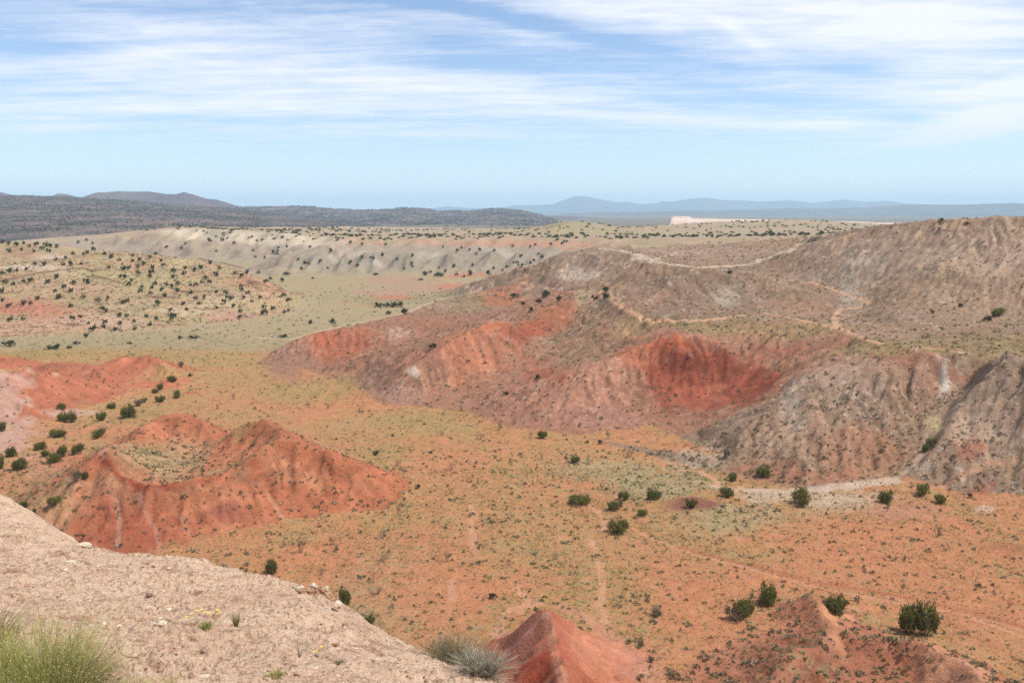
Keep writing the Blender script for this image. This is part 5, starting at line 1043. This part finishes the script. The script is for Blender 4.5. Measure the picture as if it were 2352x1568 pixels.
# ------------------------------------------------------------------ things on the pale slope
def HBz(x, y): return float(HB(np.array([x]), np.array([y]))[0])
x = rng.uniform(-.75, .2, 16000); D = np.exp(rng.uniform(math.log(2.4), math.log(15), 16000)); X_, Y_ = x * D, D
kp = rng.random(16000) < .25 + .75 * sstep(-.2, .3, fbm(X_ / .6, Y_ / .6, 3)); X_, Y_ = X_[kp], Y_[kp]; Z_ = HB(X_, Y_)
cc = S(206, 162, 138) * rng.uniform(.55, 1.25, (len(X_), 1)); wh = rng.random(len(X_)) > .86; cc[wh] = S(240, 224, 206)
cloud_of('gravel', np.stack([X_, Y_, Z_], 1), rng.uniform(.005, .016, len(X_)) * (1 + (rng.random(len(X_)) > .95) * 1.6), [p[0] for p in RP], [p[1] for p in RP], m_stone, 'crumbs and chips of stone over the pale slope', 'gravel', rng, cols=cc)
def blades(name, n, R_, H_, wdt, mat, seed, lean=.6, droop=.25, tips=None, tilt=(0, 0), tone=None):
    """arching stems as thin ribbons, three spans each"""
    rg = np.random.default_rng(seed); an = rg.uniform(0, 6.283, n); r0 = np.sqrt(rg.random(n)) * R_ * .35; le = rg.uniform(.05, 1, n) ** .8 * lean; h = H_ * rg.uniform(.55, 1.05, n) * (1 - .35 * le)
    bx, by = np.cos(an) * r0, np.sin(an) * r0; an2 = an + rg.normal(0, .5, n); ts = np.array([0, .35, .7, 1.]); V = np.zeros((n, 4, 2, 3))
    for i, s in enumerate(ts):
        out_ = le * H_ * 1.25 * s ** 1.3; px_ = bx + np.cos(an2) * out_ + tilt[0] * s * H_ + rg.normal(0, .012, n) * (i > 0) * H_ * 2; py_ = by + np.sin(an2) * out_ + tilt[1] * s * H_ + rg.normal(0, .012, n) * (i > 0) * H_ * 2
        pz_ = h * (s - droop * le * s * s); sd = rg.uniform(0, 6.283, n) if i == 0 else sd; wv = wdt * (1 - .75 * s)
        for j, sg in enumerate((-1, 1)): V[:, i, j] = np.stack([px_ + sg * np.cos(sd) * wv, py_ + sg * np.sin(sd) * wv, pz_], -1)
    v = V.reshape(-1, 3); b = (np.arange(n) * 8)[:, None]; q = np.concatenate([b + np.array([[2 * i, 2 * i + 1, 2 * i + 3, 2 * i + 2]]) for i in range(3)], 0)
    tv = rg.random(n) if tone is None else np.clip(rg.normal(tone, .2, n), 0, 1)
    me = mesh_np(name, v, q, [mat], None, False, {'tone': np.repeat(tv, 8)}); return me, V[:, 3].mean(axis=1)
def heads(name, P, s, mat, rg):
    pv_, pf = RP[0]; n = len(P); v = (pv_[None] * (s * rg.uniform(.6, 1.3, n))[:, None, None] + P[:, None, :]).reshape(-1, 3); f = (pf[None] + (np.arange(n) * len(pv_))[:, None, None]).reshape(-1, 3)
    return mesh_np(name, v, f, [mat], None, True)
def thing(name, loc, label, cat, group=None):
    o = bpy.data.objects.new(name, None); COL.objects.link(o); o.location = loc; return tag(o, label, cat, group)
rg = np.random.default_rng(9)
# big rabbitbrush, lower left
p = PD(30, 745, 3.25); bz = HBz(p[0], p[1]); rb = thing('rabbitbrush', (p[0], p[1], bz), 'bright green rabbitbrush with pale seed tips in the lower left corner', 'shrub')
me, tp = blades('stems', 700, .30, .44, .0022, m_green, 1, .6, .35); obj('stems', me, rb)
rk_ = random.Random(3)
for k_, (ox, oy, h_) in enumerate([(.13, -.05, .30), (-.14, .02, .40), (.02, .10, .50), (.16, .05, .27), (-.06, -.08, .42), (.07, .02, .40), (-.20, .12, .46), (.22, -.02, .19), (.10, .14, .36), (-.02, -.16, .33), (.27, .08, .14)]):
    me, tp_ = blades('stems', rk_.randrange(170, 330), rk_.uniform(.06, .11), h_, .0023, m_green if k_ % 4 != 3 else m_grass, 40 + k_, rk_.uniform(.45, .75), rk_.uniform(.2, .5), tilt=(ox * 1.1, oy * .8), tone=rk_.uniform(.15, .75)); st_ = obj('stems', me, rb, (ox, oy, 0)); tp = np.concatenate([tp, tp_ + np.array([ox, oy, 0])])
me2, _ = blades('woody_base', 1300, .36, .27, .0028, m_dead, 2, 1.0, .2); obj('woody_base', me2, rb)
sel = rg.random(len(tp)) < .42; obj('seed_heads', heads('seed_heads', tp[sel] + rg.normal(0, .008, (int(sel.sum()), 3)), .0036, m_seed, rg), rb)
p = PD(110, 735, 3.4); bz = HBz(p[0], p[1]); rb = thing('rabbitbrush', (p[0], p[1], bz), 'low sprawling green clump at the right side of the large rabbitbrush', 'shrub')
me, tp = blades('stems', 900, .14, .22, .0020, m_green, 3, .95, .3, tilt=(.35, 0)); obj('stems', me, rb); obj('seed_heads', heads('seed_heads', tp[::6], .004, m_seed, rg), rb)
p = PD(-12, 640, 4.3); bz = HBz(p[0], p[1]); rb = thing('grey_grass', (p[0], p[1], bz), 'grey dry grass leaning in from the left edge above the rabbitbrush', 'grass clump'); me, tp = blades('stems', 160, .1, .26, .0025, m_sage, 4, .6, .3, tilt=(.5, 0)); obj('stems', me, rb)
# shrub on the lip
for (px, py, R_, H_, n, mt, tl, lab) in ((452, 650, .17, .23, 900, m_sage, (-.1, 0), 'grey green shrub on the lip of the slope, left of the grey twiggy one'), (480, 660, .15, .20, 700, m_sage, (.1, 0), 'drying grey twiggy shrub on the lip of the pale slope')):
    p = hitB(px, py); o = thing('lip_shrub', (p[0], p[1], p[2] - .02), lab, 'shrub'); q_ = obj('branches', stems_mesh('branches', px, 26, 1.0, .016, m_sage if px < 460 else m_grey, 2, .9, .3, 3, .7), o); q_.scale = (R_ * 1.15, R_ * 1.15, H_ * .8)
    me, tp = blades('stems', n, R_ * 1.6, H_, .0016, mt, px, .75, .2, tilt=tl, tone=.6 if px < 460 else .4); obj('stems', me, o)
    me, _ = blades('dead_twigs', 240 if px > 460 else 60, R_ * 1.1, H_ * 1.0, .0032, m_grey, px + 1, 1.0, .35, tilt=tl); obj('dead_twigs', me, o)
p = hitB(466, 668) or hitB(460, 664); o = obj('dry_stick', stems_mesh('dry_stick', 31, 1, .16, .005, m_grey, 0, .1), None, (p[0], p[1], p[2])); tag(o, 'pale dry stick standing in front of the twiggy shrub on the lip', 'stick')
# small plants
def small(name, px, py, R_, H_, n, mat, lab, cat, w_=.0025, lean=.8, tone=None):
    p = hitB(px, py); o = thing(name, (p[0], p[1], p[2] - .005), lab, cat); me, tp = blades('leaves', n, R_, H_, w_, mat, int(px * 7), lean, .3, tone=tone); obj('leaves', me, o); return o, p
o, p = small('wildflower', 205, 628.5, .07, .055, 130, m_green, 'leafy tuft with thin stems of small yellow flowers in the middle of the pale slope', 'wildflower', .0035, .9, .2)
fl = [(192, 613), (197, 610), (202, 609), (205, 611.5), (209, 612), (215, 612), (220, 611.5), (213, 615), (216, 620), (187, 616.5), (218, 609.5)]
Vs, Fs = [], []; P0 = []
for (fx, fy) in fl:
    q = PD(fx, fy, p[1] + .06); q = np.array(q) - np.array([p[0], p[1], p[2] - .005]); m_ = q * .5 + np.array([0, 0, .012]); tube_add(Vs, Fs, (0, 0, 0), m_, .0011, .0009, 3); tube_add(Vs, Fs, m_, q, .0009, .0007, 3); P0.append(q)
obj('flower_stems', mesh_np('flower_stems', np.array(Vs), np.array(Fs), [m_sage], None, True, {'tone': np.full(len(Vs), .5)}), o)
def daisy(name, pts, r):
    V, Fq = [], []
    for q in pts:
        for k in range(9):
            a = k * .698; d = np.array([math.cos(a), math.sin(a) * .8, .25]); s = np.array([-math.sin(a), math.cos(a), 0]) * r * .25; i = len(V); V += [q, q + d * r * .6 + s, q + d * r, q + d * r * .6 - s]; Fq.append((i, i + 1, i + 2, i + 3))
    return mesh_np(name, np.array(V), np.array(Fq), [m_yel], None, False)
obj('petals', daisy('petals', P0, .015), o); obj('flower_centres', heads('flower_centres', np.array(P0), .005, m_yel, rg), o)
o, p = small('wildflower', 317, 655, .03, .02, 24, m_sage, 'tiny plant with two yellow flowers near the bottom of the pale slope', 'wildflower'); P1 = [np.array([.01, 0, .035]), np.array([.03, 0, .06]), np.array([-.012, 0, .03])]; obj('petals', daisy('petals', P1, .014), o)
small('grass_tuft', 236, 626, .03, .12, 60, m_grass, 'tall thin straw coloured grass tuft right of the yellow flowers', 'grass tuft', .002, .25, .8); small('grass_tuft', 230, 631, .03, .02, 30, m_green, 'very small green sprout right of the flower tuft', 'grass tuft', .003, .8, .1)
small('grass_tuft', 276, 676, .06, .05, 110, m_green, 'small round green tuft near the bottom of the pale slope', 'grass tuft', .003, .8, .2); small('grass_tuft', 340, 663, .05, .04, 80, m_sage, 'grey green tuft right of the small flower near the bottom', 'grass tuft', .003, .9, .6)
small('sprig', 299, 656, .015, .17, 12, m_grey, 'slender pale grey sprig standing on the lower part of the slope', 'sprig', .0022, .35); small('sprig', 66 + 180, 569, .03, .06, 26, m_grass, 'little dry sprig on the lip of the slope below the mound', 'sprig', .003, .5, .6)
# broken pale rock at the lip
def rock(seed, s, mat, sub=2):
    import bmesh
    from mathutils import noise as mn
    bm = bmesh.new(); bmesh.ops.create_icosphere(bm, subdivisions=sub + 1, radius=1)
    for vt in bm.verts:
        q = vt.co.copy(); d = 1 + .35 * mn.noise(q * 1.3 + Vector((seed, 0, 0))) - .3 * abs(mn.noise(q * 2.9 + Vector((0, seed, 0)))); vt.co = Vector((round(q.x * d * 3.2) / 3.2 * .45 + q.x * d * .55, q.y * d, round(q.z * d * 4) / 4 * .5 + q.z * d * .5))
        vt.co.x *= s[0]; vt.co.y *= s[1]; vt.co.z *= s[2]
    me = bpy.data.meshes.new('stone'); bm.to_mesh(me); bm.free(); me.materials.append(mat); return me
def rmat(name, c1, c2):
    m, t = newmat(name); co = t.n('ShaderNodeTexCoord').outputs['Object']; a = t.noise(co, 22, 6, .7); c = t.mix(t.mr(a, .4, .6), c1, c2)
    bp = t.n('ShaderNodeBump', i_Strength=.9, i_Distance=.03, i_Height=a); out(t, bsdf(t, c, .9, bp.outputs[0], .1)); return m
mw = rmat('white_rock', S(244, 232, 214), S(220, 196, 172)); mb = rmat('brown_rock', S(206, 168, 138), S(160, 104, 72))
p = hitB(316, 592) or PD(316, 592, 7.7); ro = thing('rock_outcrop', p, 'broken white and brown rock jutting from the lip of the pale slope', 'rock')
for k, (px, py, s, mt) in enumerate([(308, 592, (.085, .06, .05), mb), (301, 590, (.05, .05, .045), mw), (313, 586.5, (.05, .04, .035), mw), (321, 591, (.06, .05, .05), mb), (298, 600, (.05, .05, .03), mw), (330, 597, (.07, .05, .035), mb), (338, 604, (.04, .04, .03), mw), (317, 596, (.03, .03, .05), mb), (325, 589, (.045, .04, .03), mw)]):
    q = PD(px, py, 7.75 - (py - 590) * .03); o = obj('stone', rock(k * 3.1, s, mt), ro); o.location = Vector(q) - Vector(p); o.rotation_euler = (0, .25 + .2 * (k % 3), k * 1.1)
for k, (px, py, s, lab) in enumerate([(160, 624, .05, 'flat pale stone half sunk in the pale slope'), (84, 532, .10, 'white crumbling stone near the lip at the left'), (150, 607, .03, 'pair of pale chips below the yellow flowers'), (70, 562, .06, 'pale flat stone in the upper left of the slope'), (335, 645, .03, 'small brown stone left of the grey green tuft'), (205, 677, .035, 'pale flat stone at the bottom edge of the slope')]):
    p = hitB(px, py)
    if p: o = obj('stone', rock(50 + k, (s, s * .7, s * .35), mb if 'brown' in lab else mw), None, (p[0], p[1], p[2])); tag(o, lab, 'stone')
